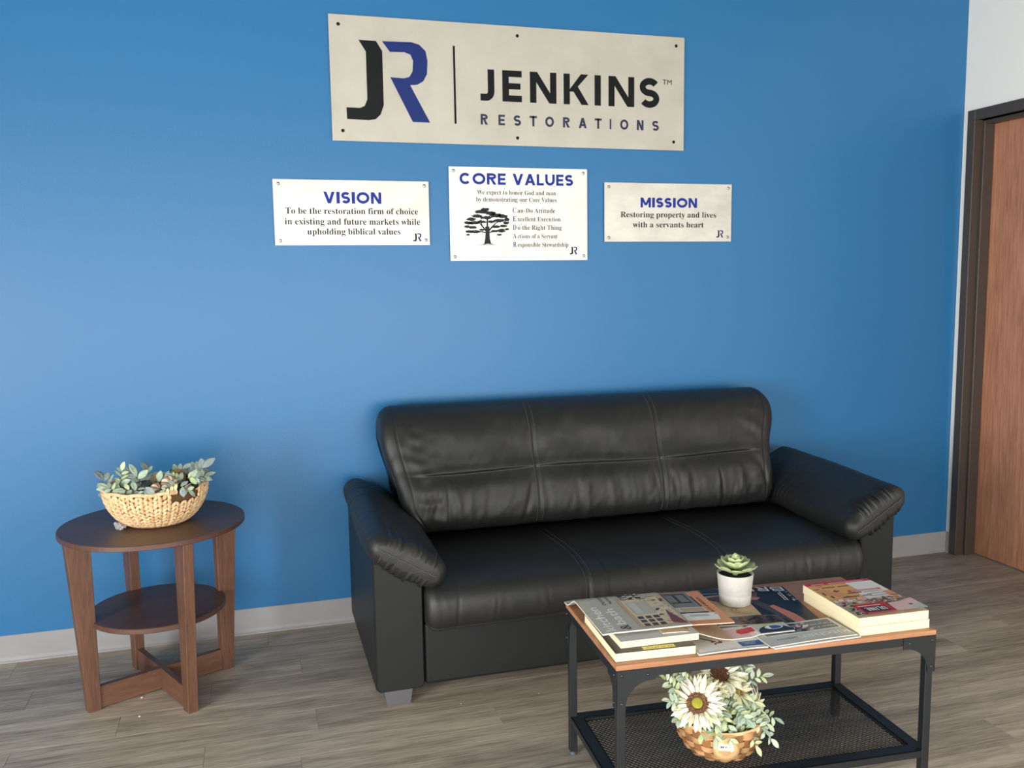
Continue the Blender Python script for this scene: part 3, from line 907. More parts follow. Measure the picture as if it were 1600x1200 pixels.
# top frame: angle irons
bm = bmesh.new()
add_box(bm, 0.001, CTL - 0.001, -CTD + 0.001, -CTD + 0.0035, ZR0, ZR1)
add_box(bm, 0.001, CTL - 0.001, -0.0035, -0.001, ZR0, ZR1)
add_box(bm, 0.001, 0.0035, -CTD + 0.0035, -0.0035, ZR0, ZR1)
add_box(bm, CTL - 0.0035, CTL - 0.001, -CTD + 0.0035, -0.0035, ZR0, ZR1)
add_box(bm, 0.0035, CTL - 0.0035, -CTD + 0.0035, -CTD + 0.022, ZR1 - 0.003, ZR1)
add_box(bm, 0.0035, CTL - 0.0035, -0.022, -0.0035, ZR1 - 0.003, ZR1)
obj('top_frame', bm, M_black, ct)
LG = 0.022
for ix, iy in ((0, 0), (1, 0), (0, 1), (1, 1)):
    xa = 0.004 if ix == 0 else CTL - 0.004 - LG
    ya = -CTD + 0.004 if iy == 0 else -0.004 - LG
    bm = bmesh.new()
    add_box(bm, xa, xa + LG, ya, ya + LG, 0.012, ZR1 - 0.003, bevel=0.0015, segs=1)
    lg = obj('leg', bm, M_black, ct)
    bm = bmesh.new()
    lathe(bm, [(0, 0), (0.010, 0), (0.010, 0.006), (0.0045, 0.0075), (0.0045, 0.0125), (0, 0.0125)], 14, cx=xa + LG / 2, cy=ya + LG / 2)
    obj('foot', bm, mat('foot_plastic', rgb(88, 92, 96), 0.4), lg)
    # corner gusset plates with quarter-round cut-out, on the long and on the short face
    for face in (0, 1):
        W_, H_, R_ = (0.098, 0.100, 0.068) if face == 0 else (0.060, 0.100, 0.034)
        pts = [(0, 0), (0, H_)]
        pts += [(LG, H_)]
        pts += [(LG + R_ - R_ * math.cos(a), (0.030 + R_) - R_ * math.sin(a)) for a in [PI / 2 * i / 10 for i in range(11)]]
        pts += [(W_, 0.030), (W_, 0)]
        bm = bmesh.new()
        lo, th = 0.0, 0.002
        poly = [(p[0], CTH - 0.0145 - p[1]) for p in pts]
        if face == 0:
            sgn = 1 if ix == 0 else -1
            x00 = 0.002 if ix == 0 else CTL - 0.002
            yp = (-CTD - 0.001) if iy == 0 else -0.001
            prism(bm, [(x00 + sgn * a, b_) for a, b_ in poly], yp, yp + th, 'y')
            bolts = [(x00 + sgn * 0.012, yp if iy == 0 else yp + th, CTH - 0.0145 - 0.012), (x00 + sgn * 0.080, yp if iy == 0 else yp + th, CTH - 0.0145 - 0.015), (x00 + sgn * 0.012, yp if iy == 0 else yp + th, CTH - 0.0145 - 0.085)]
            rot = (PI / 2, 0, 0) if iy == 0 else (-PI / 2, 0, 0)
        else:
            sgn = 1 if iy == 0 else -1
            y00 = -CTD + 0.002 if iy == 0 else -0.002
            xp = -0.001 if ix == 0 else CTL - 0.001
            prism(bm, [(y00 + sgn * a, b_) for a, b_ in poly], xp, xp + th, 'x')
            bolts = [(xp if ix == 0 else xp + th, y00 + sgn * 0.012, CTH - 0.0145 - 0.013), (xp if ix == 0 else xp + th, y00 + sgn * 0.012, CTH - 0.0145 - 0.085)]
            rot = (0, -PI / 2, 0) if ix == 0 else (0, PI / 2, 0)
        bmesh.ops.recalc_face_normals(bm, faces=bm.faces)
        bmesh.ops.triangulate(bm, faces=[f for f in bm.faces if len(f.verts) > 4])
        br = obj('corner_bracket', bm, M_black, ct)
        for b_ in bolts:
            bm = bmesh.new(); lathe(bm, [(0.0038, 0), (0.0036, 0.0015), (0.0022, 0.0026), (0, 0.003)], 12)
            q = obj('bolt', bm, M_bolt, br); q.location = b_; q.rotation_euler = rot
# lower shelf: frame and woven wire mesh
ZS = 0.122
bm = bmesh.new()
x0, x1, y0, y1 = 0.006, CTL - 0.006, -CTD + 0.006, -0.006
BW = 0.036
add_box(bm, x0, x1, y0, y0 + BW, ZS - 0.0025, ZS); add_box(bm, x0, x1, y1 - BW, y1, ZS - 0.0025, ZS)
add_box(bm, x0, x0 + BW, y0 + BW, y1 - BW, ZS - 0.0025, ZS); add_box(bm, x1 - BW, x1, y0 + BW, y1 - BW, ZS - 0.0025, ZS)
for a, b_, c_, d_ in ((x0, x1, y0, y0 + 0.0025), (x0, x1, y1 - 0.0025, y1), (x0, x0 + 0.0025, y0, y1), (x1 - 0.0025, x1, y0, y1)):
    add_box(bm, a, b_, c_, d_, ZS - 0.020, ZS)
for a, b_, c_, d_ in ((x0 + BW - .002, x1 - BW + .002, y0 + BW - .002, y0 + BW), (x0 + BW - .002, x1 - BW + .002, y1 - BW, y1 - BW + .002), (x0 + BW - .002, x0 + BW, y0 + BW, y1 - BW), (x1 - BW, x1 - BW + .002, y0 + BW, y1 - BW)):
    add_box(bm, a, b_, c_, d_, ZS - 0.012, ZS)
obj('shelf_frame', bm, M_black, ct)
bm = bmesh.new()
mx0, mx1, my0, my1 = x0 + BW - 0.001, x1 - BW + 0.001, y0 + BW - 0.001, y1 - BW + 0.001
def clip_line(px_, py_, dx, dy):
    ts = []
    t0, t1 = -9, 9
    for p, d, lo, hi in ((px_, dx, mx0, mx1), (py_, dy, my0, my1)):
        a, b_ = (lo - p) / d, (hi - p) / d
        if a > b_: a, b_ = b_, a
        t0, t1 = max(t0, a), min(t1, b_)
    return (t0, t1) if t1 - t0 > 0.004 else None
ang = math.radians(52)
pitch = 0.0102
for sgn in (1, -1):
    dx, dy = math.cos(ang), sgn * math.sin(ang)
    nx, ny = -dy, dx
    n_ = int(1.2 / pitch)
    for i in range(-n_, n_):
        px_, py_ = nx * i * pitch, ny * i * pitch
        r_ = clip_line(px_, py_, dx, dy)
        if r_ is None: continue
        a = Vector((px_ + dx * r_[0], py_ + dy * r_[0], 0)); b_ = Vector((px_ + dx * r_[1], py_ + dy * r_[1], 0))
        nn = Vector((nx, ny, 0)) * 0.0008
        z0_, z1_ = (ZS - 0.0105, ZS - 0.0088) if sgn > 0 else (ZS - 0.0108, ZS - 0.0080)
        vs = [bm.verts.new(Vector((q.x, q.y, z))) for q in (a + nn, a - nn, b_ - nn, b_ + nn) for z in (z0_, z1_)]
        for f in ((0, 1, 3, 2), (2, 3, 5, 4), (4, 5, 7, 6), (6, 7, 1, 0), (1, 7, 5, 3), (0, 2, 4, 6)):
            bm.faces.new([vs[j] for j in f])
bmesh.ops.recalc_face_normals(bm, faces=bm.faces)
obj('wire_mesh', bm, M_black, ct, kind='stuff')

#@@SMALL
# ------------------------------------------------------------------ printed matter on the coffee table
def flat(name, r_, g_, b_, rough=0.45): return mat(name, rgb(r_, g_, b_), rough)
M_page = mat('paper_pages', rgb(244, 232, 196), 0.8, col2=rgb(230, 214, 172), nscale=60, nstretch=(0.2, 0.2, 30), contrast=(0.35, 0.65))
M_pagew = mat('white_paper_pages', rgb(238, 236, 228), 0.7, col2=rgb(214, 212, 204), nscale=60, nstretch=(0.2, 0.2, 30))
CLR = {k: flat('print_' + k, *v) for k, v in dict(
    cream=(184, 180, 164), tan=(190, 164, 128), orange=(222, 150, 104), navy=(24, 24, 31), black=(26, 24, 26), white=(238, 236, 230),
    red=(200, 30, 44), grey=(128, 124, 118), dgrey=(66, 62, 60), brown=(92, 66, 54), box=(228, 172, 92), pink=(226, 190, 186),
    lgrey=(196, 196, 190), blue=(52, 84, 150), dblue=(40, 48, 66), green=(186, 200, 110), maroon=(120, 62, 66), beige=(214, 200, 170), salmon=(190, 120, 100), yellow=(236, 222, 110), dkcover=(60, 56, 52)).items()}
CK = list(CLR.keys())
CI = {k: i for i, k in enumerate(CK)}
class Mag:
    """a bound paper thing: u to the right, v to the back, zf(u, v) the height of its underside"""
    def __init__(s, name, label, cat, org, rot, w, d, th, zf, cover='cream', pages=None, nu=14, nv=14, spine=None, group=None):
        s.o = (org[0], org[1]); s.w, s.d, s.th, s.zf = w, d, th, zf
        s.t = thing(name, label, cat, (org[0], org[1], 0), rot, group)
        s.layer = 0
        bm = bmesh.new()
        def grid(z_of, mi, flip):
            V = [[bm.verts.new((w * i / nu, d * j / nv, z_of(w * i / nu, d * j / nv))) for j in range(nv + 1)] for i in range(nu + 1)]
            for i in range(nu):
                for j in range(nv):
                    q = (V[i][j], V[i + 1][j], V[i + 1][j + 1], V[i][j + 1])
                    f = bm.faces.new(q if not flip else q[::-1]); f.material_index = mi
            return V
        e = 0.0006
        T = grid(lambda u, v: zf(u, v) + th - e, 0, False); B = grid(lambda u, v: zf(u, v) + e, 0, True)
        rim = [(i, 0) for i in range(nu)] + [(nu, j) for j in range(nv)] + [(i, nv) for i in range(nu, 0, -1)] + [(0, j) for j in range(nv, 0, -1)]
        for k in range(len(rim)):
            a, b_ = rim[k], rim[(k + 1) % len(rim)]
            bm.faces.new((B[a[0]][a[1]], B[b_[0]][b_[1]], T[b_[0]][b_[1]], T[a[0]][a[1]]))
        obj('pages', bm, pages or M_pagew, s.t)
        # covers: thin sheets just larger than the pages
        for nm, z0, z1 in (('front_cover', th - e, th), ('back_cover', 0.0, e)):
            bm = bmesh.new(); m_ = 0.0006
            R2 = [[[bm.verts.new((-m_ + (w + 2 * m_) * i / nu, -m_ + (d + 2 * m_) * j / nv, zf(w * i / nu, d * j / nv) + z)) for j in range(nv + 1)] for i in range(nu + 1)] for z in (z0, z1)]
            for i in range(nu):
                for j in range(nv):
                    bm.faces.new((R2[1][i][j], R2[1][i + 1][j], R2[1][i + 1][j + 1], R2[1][i][j + 1]))
                    bm.faces.new((R2[0][i][j + 1], R2[0][i + 1][j + 1], R2[0][i + 1][j], R2[0][i][j]))
            for k in range(len(rim)):
                a, b_ = rim[k], rim[(k + 1) % len(rim)]
                bm.faces.new((R2[0][a[0]][a[1]], R2[0][b_[0]][b_[1]], R2[1][b_[0]][b_[1]], R2[1][a[0]][a[1]]))
            obj(nm, bm, CLR[cover], s.t)
        s.pb = bmesh.new()
    def P(s, u, v, k=0.0): return (u, v, s.zf(min(max(u, 0), s.w), min(max(v, 0), s.d)) + s.th + 0.00025 + k)
    def quad(s, u0, v0, u1, v1, c, n=4, sk=0.0):
        s.layer += 1; k = s.layer * 0.00003
        n = max(1, n)
        V = [[s.pb.verts.new(s.P(u0 + (u1 - u0) * i / n + sk * j / n, v0 + (v1 - v0) * j / n, k)) for j in range(n + 1)] for i in range(n + 1)]
        for i in range(n):
            for j in range(n):
                s.pb.faces.new((V[i][j], V[i + 1][j], V[i + 1][j + 1], V[i][j + 1])).material_index = CI[c]
    def poly(s, pts, c):
        s.layer += 1; k = s.layer * 0.00003
        put_tess(s.pb, pts, lambda u, v: s.P(u, v, k), CI[c])
    def text(s, body, fn, x0, x1, base, cap, c, se=False):
        s.layer += 1; k = s.layer * 0.00003
        for q in ((0, 0), (cap * .05, 0), (0, cap * .04)) if cap > .012 and not se else ((0, 0),):
            s.layer += 1; kk = s.layer * 0.00003
            put_text(s.pb, serif(body) if se else body, lambda x, y: s.P(*fn(x + q[0], y + q[1]), kk), x0, x1, base, cap, mi=CI[c])
    def word(s, letters, fn, base, cap, t, c):
        for l_ in letters:
            s.layer += 1; k = s.layer * 0.00003
            put_word(s.pb, [l_], lambda x, y, d=0: s.P(*fn(x, y), k + d * 0.3), base, cap, t, CI[c])
    def speckle(s, u0, v0, u1, v1, cols, n, r, seed=1):
        rr = random.Random(seed)
        for _ in range(n):
            u, v = rr.uniform(u0, u1), rr.uniform(v0, v1)
            a = rr.uniform(0.5, 1) * r
            s.poly([(u - a, v - a * .5), (u + a * .6, v - a * .6), (u + a, v + a * .4), (u - a * .3, v + a * .7)], rr.choice(cols))
    def done(s):
        bmesh.ops.recalc_face_normals(s.pb, faces=[])
        obj('cover_print', s.pb, [CLR[k] for k in CK], s.t, kind='stuff')
TT = CTH
# catalogues under the left pile
m = Mag('catalog', 'thick cream paged catalog with a dark cover, lowest in the left front pile', 'catalog', (.822, -1.664), -.075, .211, .266, .0225, lambda u, v: TT + .0002, 'dkcover', M_page, 3, 3)
m.quad(.075, .004, .16, .022, 'yellow', 1); m.text('TA AS AP CO', lambda x, y: (.155 - x, .017 - y), 0, .07, 0, .006, 'black')
m.done()
m = Mag('catalog', 'cream paged catalog lying on the dark covered one and under the magazines', 'catalog', (.846, -1.640), -.045, .211, .266, .0175, lambda u, v: TT + .0229, 'lgrey', M_page, 3, 3); m.done()
# drooping magazine under the orange one
def zd(u, v): return TT + .0408 - .0335 * sm01(.05, .19, u) - .0 * v
m = Mag('magazine', 'beige covered magazine drooping down from the left pile beside the orange one', 'magazine', (.966, -1.628), -.10, .190, .19, .0028, zd, 'tan'); m.done()
def zo_(u, v): return TT + .0442 - .004 * sm01(.10, .22, u) - .034 * sm01(.235, .325, v)
m = Mag('magazine', 'orange bordered magazine with a grey house picture and a white address label', 'magazine', (.952, -1.602), -.075, .226, .335, .0028, zo_, 'orange')
m.quad(.085, .03, .190, .245, 'dgrey'); m.quad(.09, .12, .185, .235, 'grey'); m.quad(.10, .15, .175, .225, 'dgrey'); m.quad(.11, .16, .135, .215, 'grey'); m.quad(.145, .16, .17, .215, 'grey')
m.quad(.088, .085, .19, .12, 'lgrey'); m.quad(.12, .088, .185, .115, 'tan')
for k in range(5): m.quad(.06 + .033 * k, .262, .07 + .033 * k, .325, 'salmon' if k % 2 else 'beige', sk=-.02)
m.quad(.085, .025, .200, .075, 'white', sk=.01); m.text('ACME LANE 104', lambda x, y: (.19 - y, .03 + x), 0, .035, 0, .004, 'grey') if False else None
m.quad(.125, .05, .180, .066, 'lgrey')
m.text('SPACES & DESIGN', lambda x, y: (.205 - y, .06 + x), 0, .13, -.002, .009, 'black', True)
m.done()
def zk(u, v): return TT + .0472 - .0405 * sm01(.235, .335, v) - .002 * sm01(.03, 0, u)
m = Mag('magazine', 'cream kitchen and bath magazine with building photo, top of the left pile', 'magazine', (.813, -1.602), -.062, .243, .350, .0040, zk, 'cream', nu=16, nv=24)
up = lambda x, y: (.062 - y, .010 + x)
m.text('kitchen', up, 0, .165, .022, .026, 'white')
up2 = lambda x, y: (.098 - y, .010 + x)
m.text('&', up2, 0, .030, .016, .028, 'dgrey', True); m.text('bath', up2, .034, .145, .018, .026, 'white')
m.text('DESIGN', lambda x, y: (.072 - y, .185 + x), 0, .075, 0, .009, 'dgrey'); m.text('NEWS', lambda x, y: (.092 - y, .190 + x), 0, .055, 0, .009, 'dgrey')
m.text('4O', lambda x, y: (.078 - y, .285 + x), 0, .052, 0, .028, 'lgrey')
m.quad(.108, .012, .243, .345, 'tan', 8)
m.quad(.118, .02, .225, .21, 'beige', 6)
for a in range(2):
    for i in range(3):
        for j in range(3):
            uu, vv = .122 + .022 * i, (.016 if a == 0 else .205) + .024 * j
            m.quad(uu, vv, uu + .016, vv + .018, 'dgrey' if (i + j) % 3 else 'brown', 1)
m.quad(.125, .095, .185, .185, 'cream', 4); m.quad(.130, .10, .15, .18, 'lgrey', 3)
m.quad(.195, .02, .235, .13, 'beige', 3); m.speckle(.19, .03, .235, .20, ['dgrey', 'cream', 'tan', 'brown', 'lgrey'], 40, .008, 4)
m.quad(.112, .275, .165, .34, 'lgrey', 4); m.quad(.175, .265, .243, .345, 'grey', 4); m.quad(.186, .28, .236, .335, 'beige', 4)
m.text('81', lambda x, y: (.150 - y, .285 + x), 0, .026, 0, .018, 'black', True)
m.poly([(.196, .30), (.2, .30), (.2, .02), (.205, .02), (.232, .008), (.236, .008), (.214, .10), (.206, .30)], 'maroon')
m.speckle(.120, .19, .19, .27, ['cream', 'beige', 'grey', 'white'], 26, .010, 9)
m.done()
# white magazine at the front middle
def zw(u, v): return TT + .0003 + .0022 * math.sin(PI * min(1, u / .2)) * sm01(.06, 0, v)
m = Mag('magazine', 'white magazine with a small dark flower on it, right of the left catalogs', 'magazine', (1.036, -1.693), -.055, .190, .140, .0035, zw, 'lgrey')
m.quad(.006, .006, .184, .134, 'white', 5); m.speckle(.06, .045, .085, .065, ['brown', 'maroon'], 12, .006, 2); m.poly([(.04, .09), (.044, .092), (.075, .06), (.07, .058)], 'brown')
m.quad(.125, .012, .186, .042, 'blue', 3); m.text('BE THERE', lambda x, y: (.178 - x, .034 - y), 0, .04, 0, .007, 'white') if False else None
m.quad(.138, .024, .168, .027, 'lgrey', 1); m.quad(.132, .033, .172, .036, 'lgrey', 1)
m.done()
# large dark wedding magazine
m = Mag('magazine', 'large dark magazine with white BRI lettering lying flat under the white plant pot', 'magazine', (1.128, -1.534), -.195, .335, .275, .0042, lambda u, v: TT + .0003, 'navy', nu=6, nv=6)
m.quad(0, 0, .19, .275, 'tan', 4)
m.quad(.0, .235, .135, .275, 'dblue', 2); m.quad(.045, .245, .075, .272, 'grey', 1); m.quad(.07, .236, .12, .24, 'lgrey', 1)
m.poly([(.06, .20), (.19, .235), (.24, .235), (.22, .17), (.19, .175), (.14, .165), (.10, .17)], 'maroon')
m.poly([(.06, .215), (.14, .23), (.21, .215), (.235, .235), (.0, .235)], 'black')
m.poly([(.15, .185), (.20, .205), (.235, .19), (.22, .175), (.17, .17)], 'salmon')
m.poly([(.19, .165), (.215, .175), (.27, .06), (.30, .0), (.25, 0)], 'dgrey')
m.poly([(.235, .12), (.25, .13), (.285, .055), (.295, .0), (.262, 0)], 'salmon')
m.poly([(0, 0), (.24, 0), (.235, .055), (.19, .06), (.05, .05), (0, .03)], 'brown')
m.speckle(.04, .005, .15, .045, ['dgrey', 'tan', 'black', 'salmon'], 40, .007, 5); m.speckle(.13, .005, .22, .05, ['black', 'navy', 'dgrey'], 30, .010, 6)
for (a0_, a1_, rr_) in ((100, 300, .026), (110, 290, .017)):
    pts = arc(.15, .095, rr_ * 1.3, rr_, a0_, a1_, 14)
    for q in ribbon(pts, .0022): m.poly([(p[0], p[1]) for p in q], 'brown')
dn = lambda x, y: (.325 - x, .262 - y)
def outl(ch, x0, x1):
    for q in glyph(ch, x1 - x0, .034, .0055): m.poly([dn(x0 + p[0], p[1] - .004) for p in q], 'white')
m.layer += 1
for q in ribbon([(0.003, 0), (0.003, .034)], .0055) + ribbon([(0.003, .0315), (.030, .0315), (.034, .0245), (.030, .0175), (.003, .0175)], .005) + ribbon([(.030, .0175), (.036, .010), (.032, .0025), (.003, .0025)], .005): m.poly([dn(p[0], p[1]) for p in q], 'white')
outl('R', .046, .080); outl('I', .092, .0975); outl('E', .110, .138)
for k, ln in ((0, .07), (1, .06)): m.quad(.302 - .008 * k, .15 - .0 * k, .3045 - .008 * k, .15 + ln, 'white', 1)
m.speckle(.318, .12, .330, .235, ['white', 'lgrey', 'navy'], 16, .005, 8)
m.done()
# kitchen magazine at the front right and the one under it
m = Mag('magazine', 'plain magazine lowest at the front edge, under the grey kitchen magazine', 'magazine', (1.236, -1.7185), -.01, .254, .120, .0032, lambda u, v: TT + .0003, 'lgrey', nu=4, nv=4); m.done()
def z2(u, v): return TT + .0036 + .0016 * math.sin(PI * min(1, u / .27)) * sm01(.05, 0, v)
m = Mag('magazine', 'grey folded kitchen magazine with upside down white title, beside the ULINE catalogs', 'magazine', (1.228, -1.714), .008, .258, .122, .0030, z2, 'cream', nu=12)
dn2 = lambda x, y: (.252 - x, .030 - y)
m.quad(.001, .001, .257, .121, 'lgrey', 6)
m.text('kitchen', dn2, 0, .150, -.008, .024, 'white')
m.text('DESIGN', lambda x, y: (.098 - x, .034 - y), 0, .06, 0, .007, 'dgrey')
m.quad(.02, .054, .252, .118, 'white', 6); m.quad(.024, .058, .247, .114, 'grey', 6)
m.speckle(.03, .062, .17, .11, ['black', 'white', 'pink', 'maroon', 'grey', 'dblue'], 60, .012, 12)
m.text('New Full', lambda x, y: (.240 - x, .072 - y), 0, .075, 0, .008, 'white'); m.text('Full product', lambda x, y: (.240 - x, .090 - y), 0, .085, 0, .008, 'white')
m.done()
def zr(u, v): return TT + .0046 + .0052 * sm01(.055, .085, u)
m = Mag('brochure', 'narrow folded leaflet with a red label and a dark oval emblem between the magazines', 'brochure', (1.158, -1.640), -.06, .180, .060, .0018, zr, 'white', nu=16, nv=4)
m.quad(.002, .002, .074, .058, 'pink', 6); m.poly([(.03, .034), (.037, .05), (.08, .052), (.08, .024), (.038, .022)], 'red'); m.text('Kitchen Bath', lambda x, y: (.076 - x, .040 - y), 0, .034, 0, .007, 'white')
m.quad(.084, .002, .178, .058, 'lgrey', 8); m.poly([(.084, .004)] + arc(.135, .004, .05, .044, 180, 0, 12) + [(.178, .004)], 'dblue')
m.poly([(.09, .05), (.12, .058), (.175, .058), (.13, .05)], 'green')
m.layer += 1; m.poly(arc(.139, .035, .026, .013, 0, 360, 20)[:-1], 'white'); m.poly(arc(.139, .035, .022, .0105, 0, 360, 20)[:-1], 'blue'); m.poly(arc(.128, .035, .010, .009, 90, 270, 10), 'white')
m.done()
# two thick catalogues on the right
m = Mag('catalog', 'thick cream paged catalog directly under the ULINE one', 'catalog', (1.493, -1.7135), -.045, .211, .266, .0240, lambda u, v: TT + .0003, 'beige', M_page, 3, 3); m.done()
m = Mag('catalog', 'thick catalog with a red ULINE box on its photo cover, top right on the table', 'catalog', (1.490, -1.7125), -.045, .211, .266, .0245, lambda u, v: TT + .0247, 'beige', M_page, 3, 3)
m.quad(0, .248, .211, .266, 'red', 1); m.quad(.02, .254, .06, .257, 'white', 1); m.quad(.075, .254, .19, .257, 'white', 1)
m.quad(.125, .185, .211, .248, 'white', 1); m.quad(0, .165, .125, .248, 'box', 1); m.quad(.11, .120, .211, .185, 'white', 1); m.quad(.0, .11, .11, .165, 'box', 1)
m.poly([(.02, .248), (.035, .225), (.05, .248)], 'orange'); m.poly([(.0, .2), (.03, .215), (.05, .18), (.02, .165)], 'orange'); m.poly([(.03, .165), (.06, .19), (.08, .155), (.05, .14)], 'orange')
for a, b_, c_, d_ in ((.035, .222, .075, .227), (.085, .222, .12, .227), (.005, .215, .02, .22), (.05, .19, .07, .195), (.055, .185, .06, .2), (.08, .165, .125, .171), (.05, .14, .10, .146), (.11, .14, .14, .145), (.01, .17, .015, .19), (.02, .145, .026, .162)):
    m.quad(a, b_, c_, d_, 'black', 1)
m.quad(.09, .176, .195, .186, 'red', 1); m.quad(.10, .180, .185, .1825, 'white', 1)
for k in range(3): m.text('sample parts on hand'[:14 + k], lambda x, y: (.205 - x, .170 - .018 * k - y), 0, .07, 0, .005, 'black', True) if False else m.quad(.13, .165 - .016 * k, .19, .1675 - .016 * k, 'dgrey', 1)
m.quad(.185, .10, .211, .16, 'orange', 1); m.quad(.188, .125, .211, .128, 'black', 1)
m.speckle(.0, .085, .12, .125, ['white', 'lgrey', 'beige', 'orange', 'pink'], 70, .011, 21)
m.speckle(.09, .055, .205, .105, ['maroon', 'brown', 'tan', 'pink', 'beige', 'salmon', 'grey'], 150, .0065, 22)
m.speckle(.0, .0, .04, .085, ['brown', 'dgrey', 'tan', 'lgrey', 'black'], 60, .009, 23)
m.poly([(.115, .0), (.211, .0), (.211, .075), (.17, .06), (.125, .055)], 'pink'); m.poly([(.15, .0), (.211, .0), (.211, .04)], 'lgrey')
m.quad(.175, .028, .186, .036, 'dblue', 1)
m.quad(.022, .003, .118, .064, 'red', 1); m.quad(.030, .049, .100, .0525, 'white', 1); m.quad(.030, .010, .104, .043, 'black', 1)
dn3 = lambda x, y: (.100 - x, .038 - y)
m.word([('U', 0, .0115), ('L', .0145, .0235), ('I', .0265, .030), ('N', .034, .0465), ('E', .050, .060)], dn3, 0.0, .022, .0035, 'white')
m.done()

# ------------------------------------------------------------------ leaves and flowers
def leaf_mesh(name, L_, W_, m, bend=0.3, fold=0.25, th=0.0006, nu=7, tip=0.5, cup=0.0):
    """leaf along +x, face up +z"""
    bm = bmesh.new()
    rows = []
    for i in range(nu + 1):
        t = i / nu
        w = W_ / 2 * (math.sin(PI * t ** (0.75 if tip < .5 else 1.0)) ** 0.75 if 0 < t < 1 else 0.05)
        x = L_ * (t - 0.12 * bend * t * t); z = -L_ * bend * t * t * 0.6 + cup * L_ * (t - .5) ** 2
        rows.append((x, w, z))
    top = [[bm.verts.new((x, s_ * w, z + abs(s_) * w * fold + th)) for s_ in (-1, -.5, 0, .5, 1)] for x, w, z in rows]
    bot = [[bm.verts.new((x, s_ * w * .98, z + abs(s_) * w * fold - (th if abs(s_) < 1 else 0))) for s_ in (-1, -.5, 0, .5, 1)] for x, w, z in rows]
    for i in range(nu):
        for j in range(4):
            bm.faces.new((top[i][j], top[i + 1][j], top[i + 1][j + 1], top[i][j + 1]))
            bm.faces.new((bot[i][j + 1], bot[i + 1][j + 1], bot[i + 1][j], bot[i][j]))
        bm.faces.new((top[i][0], bot[i][0], bot[i + 1][0], top[i + 1][0]))
        bm.faces.new((top[i + 1][4], bot[i + 1][4], bot[i][4], top[i][4]))
    me = bpy.data.meshes.new(name); bm.to_mesh(me); bm.free()
    me.materials.append(m); me.polygons.foreach_set('use_smooth', [True] * len(me.polygons))
    return me
M_sage = mat('sage_leaf', rgb(150, 172, 152), 0.65, col2=rgb(190, 206, 184), nscale=40, rand=0.16, spec=0.3)
M_sage2 = mat('pale_green_leaf', rgb(176, 194, 140), 0.6, col2=rgb(206, 216, 170), nscale=40, rand=0.12, spec=0.3)
M_dusty = mat('dusty_grey_leaf', rgb(116, 130, 130), 0.6, col2=rgb(160, 174, 168), nscale=30, rand=0.15, spec=0.3)
M_stem = mat('leaf_stem', rgb(132, 142, 112), 0.7)
def place(me, name, parent, loc, d, up, roll=0.0, sc=1.0):
    """object with its x along d and z near up"""
    d = Vector(d).normalized(); up = Vector(up)
    y = up.cross(d)
    if y.length < 1e-3: y = Vector((0, 1, 0)).cross(d)
    y.normalize(); z = d.cross(y)
    R = Matrix((d, y, z)).transposed().to_4x4() @ Matrix.Rotation(roll, 4, 'X') @ Matrix.Diagonal((sc, sc, sc, 1))
    o = bpy.data.objects.new(name, me); C.objects.link(o)
    o.parent = parent
    o.matrix_local = Matrix.Translation(loc) @ R
    return o
def sprig(label, base, tip, meshes, n, seed, cat='leaf sprig', name='leaf_sprig', sc=1.0, group=None, spread_=1.0, sag=0.1, term=True):
    rr = random.Random(seed)
    base = Vector(base); tip = Vector(tip)
    t = thing(name, label, cat, base, 0, group)
    v = tip - base
    mid = v * 0.5 + Vector((0, 0, v.length * sag))
    pts = [((1 - s) ** 2) * Vector() + 2 * s * (1 - s) * mid + s * s * v for s in [i / 8 for i in range(9)]]
    bm = bmesh.new(); tube(bm, pts, [0.0012 - 0.0006 * i / 8 for i in range(9)], 6); obj('stem', bm, M_stem, t)
    if term: place(rr.choice(meshes), 'leaf', t, pts[-1], (pts[-1] - pts[-2]), (rr.uniform(-.5, .5), -0.6, 1), 0, sc)
    for i in range(n):
        s = 0.12 + 0.82 * i / max(1, n - 1)
        k = min(7, int(s * 8)); p = pts[k].lerp(pts[k + 1], s * 8 - k)
        tan = (pts[k + 1] - pts[k]).normalized()
        side = tan.cross(Vector((rr.uniform(-.3, .3), -0.9, rr.uniform(.2, .9)))).normalized() * (1 if i % 2 else -1)
        d = tan * rr.uniform(.35, .8) + side * spread_ + Vector((0, 0, rr.uniform(-.1, .35)))
        place(rr.choice(meshes), 'leaf', t, p, d, (rr.uniform(-.5, .5), -0.7, 1.0), rr.uniform(-.4, .4), sc * rr.uniform(.8, 1.1) * (1.1 - 0.35 * s))
    return t

# ------------------------------------------------------------------ woven bowl on the side table
BX, BY, BZ = -0.345, -0.420, 0.605
bowl = thing('woven_bowl', 'braided straw bowl full of foliage on the side table', 'bowl', (BX, BY, BZ))
bprofile = [(0.072, 0.0), (0.100, 0.008), (0.126, 0.028), (0.147, 0.058), (0.160, 0.090), (0.165, 0.120)]
M_straw = mat('straw_braid', rgb(206, 162, 112), 0.75, col2=rgb(238, 208, 166), nscale=60, contrast=(0.35, 0.6), spec=0.25)
M_strawd = mat('straw_lining', rgb(98, 70, 42), 0.85)
bm = bmesh.new()
inner = [(r - 0.008, z + 0.004) for r, z in bprofile]
lathe(bm, [(0, 0.003)] + [(r - 0.002, z + 0.002) for r, z in bprofile] + [(r - 0.010, z) for r, z in reversed(inner)][:1] + [(r - 0.004, z + 0.004) for r, z in reversed(inner)] + [(0, 0.010)], 48)
bmesh.ops.recalc_face_normals(bm, faces=bm.faces)
obj('shell', bm, M_strawd, bowl, smooth=True)
cprof = catmull(bprofile, 6, closed=False)
cum = [0.0]
for a, b_ in zip(cprof, cprof[1:]): cum.append(cum[-1] + math.dist(a, b_))
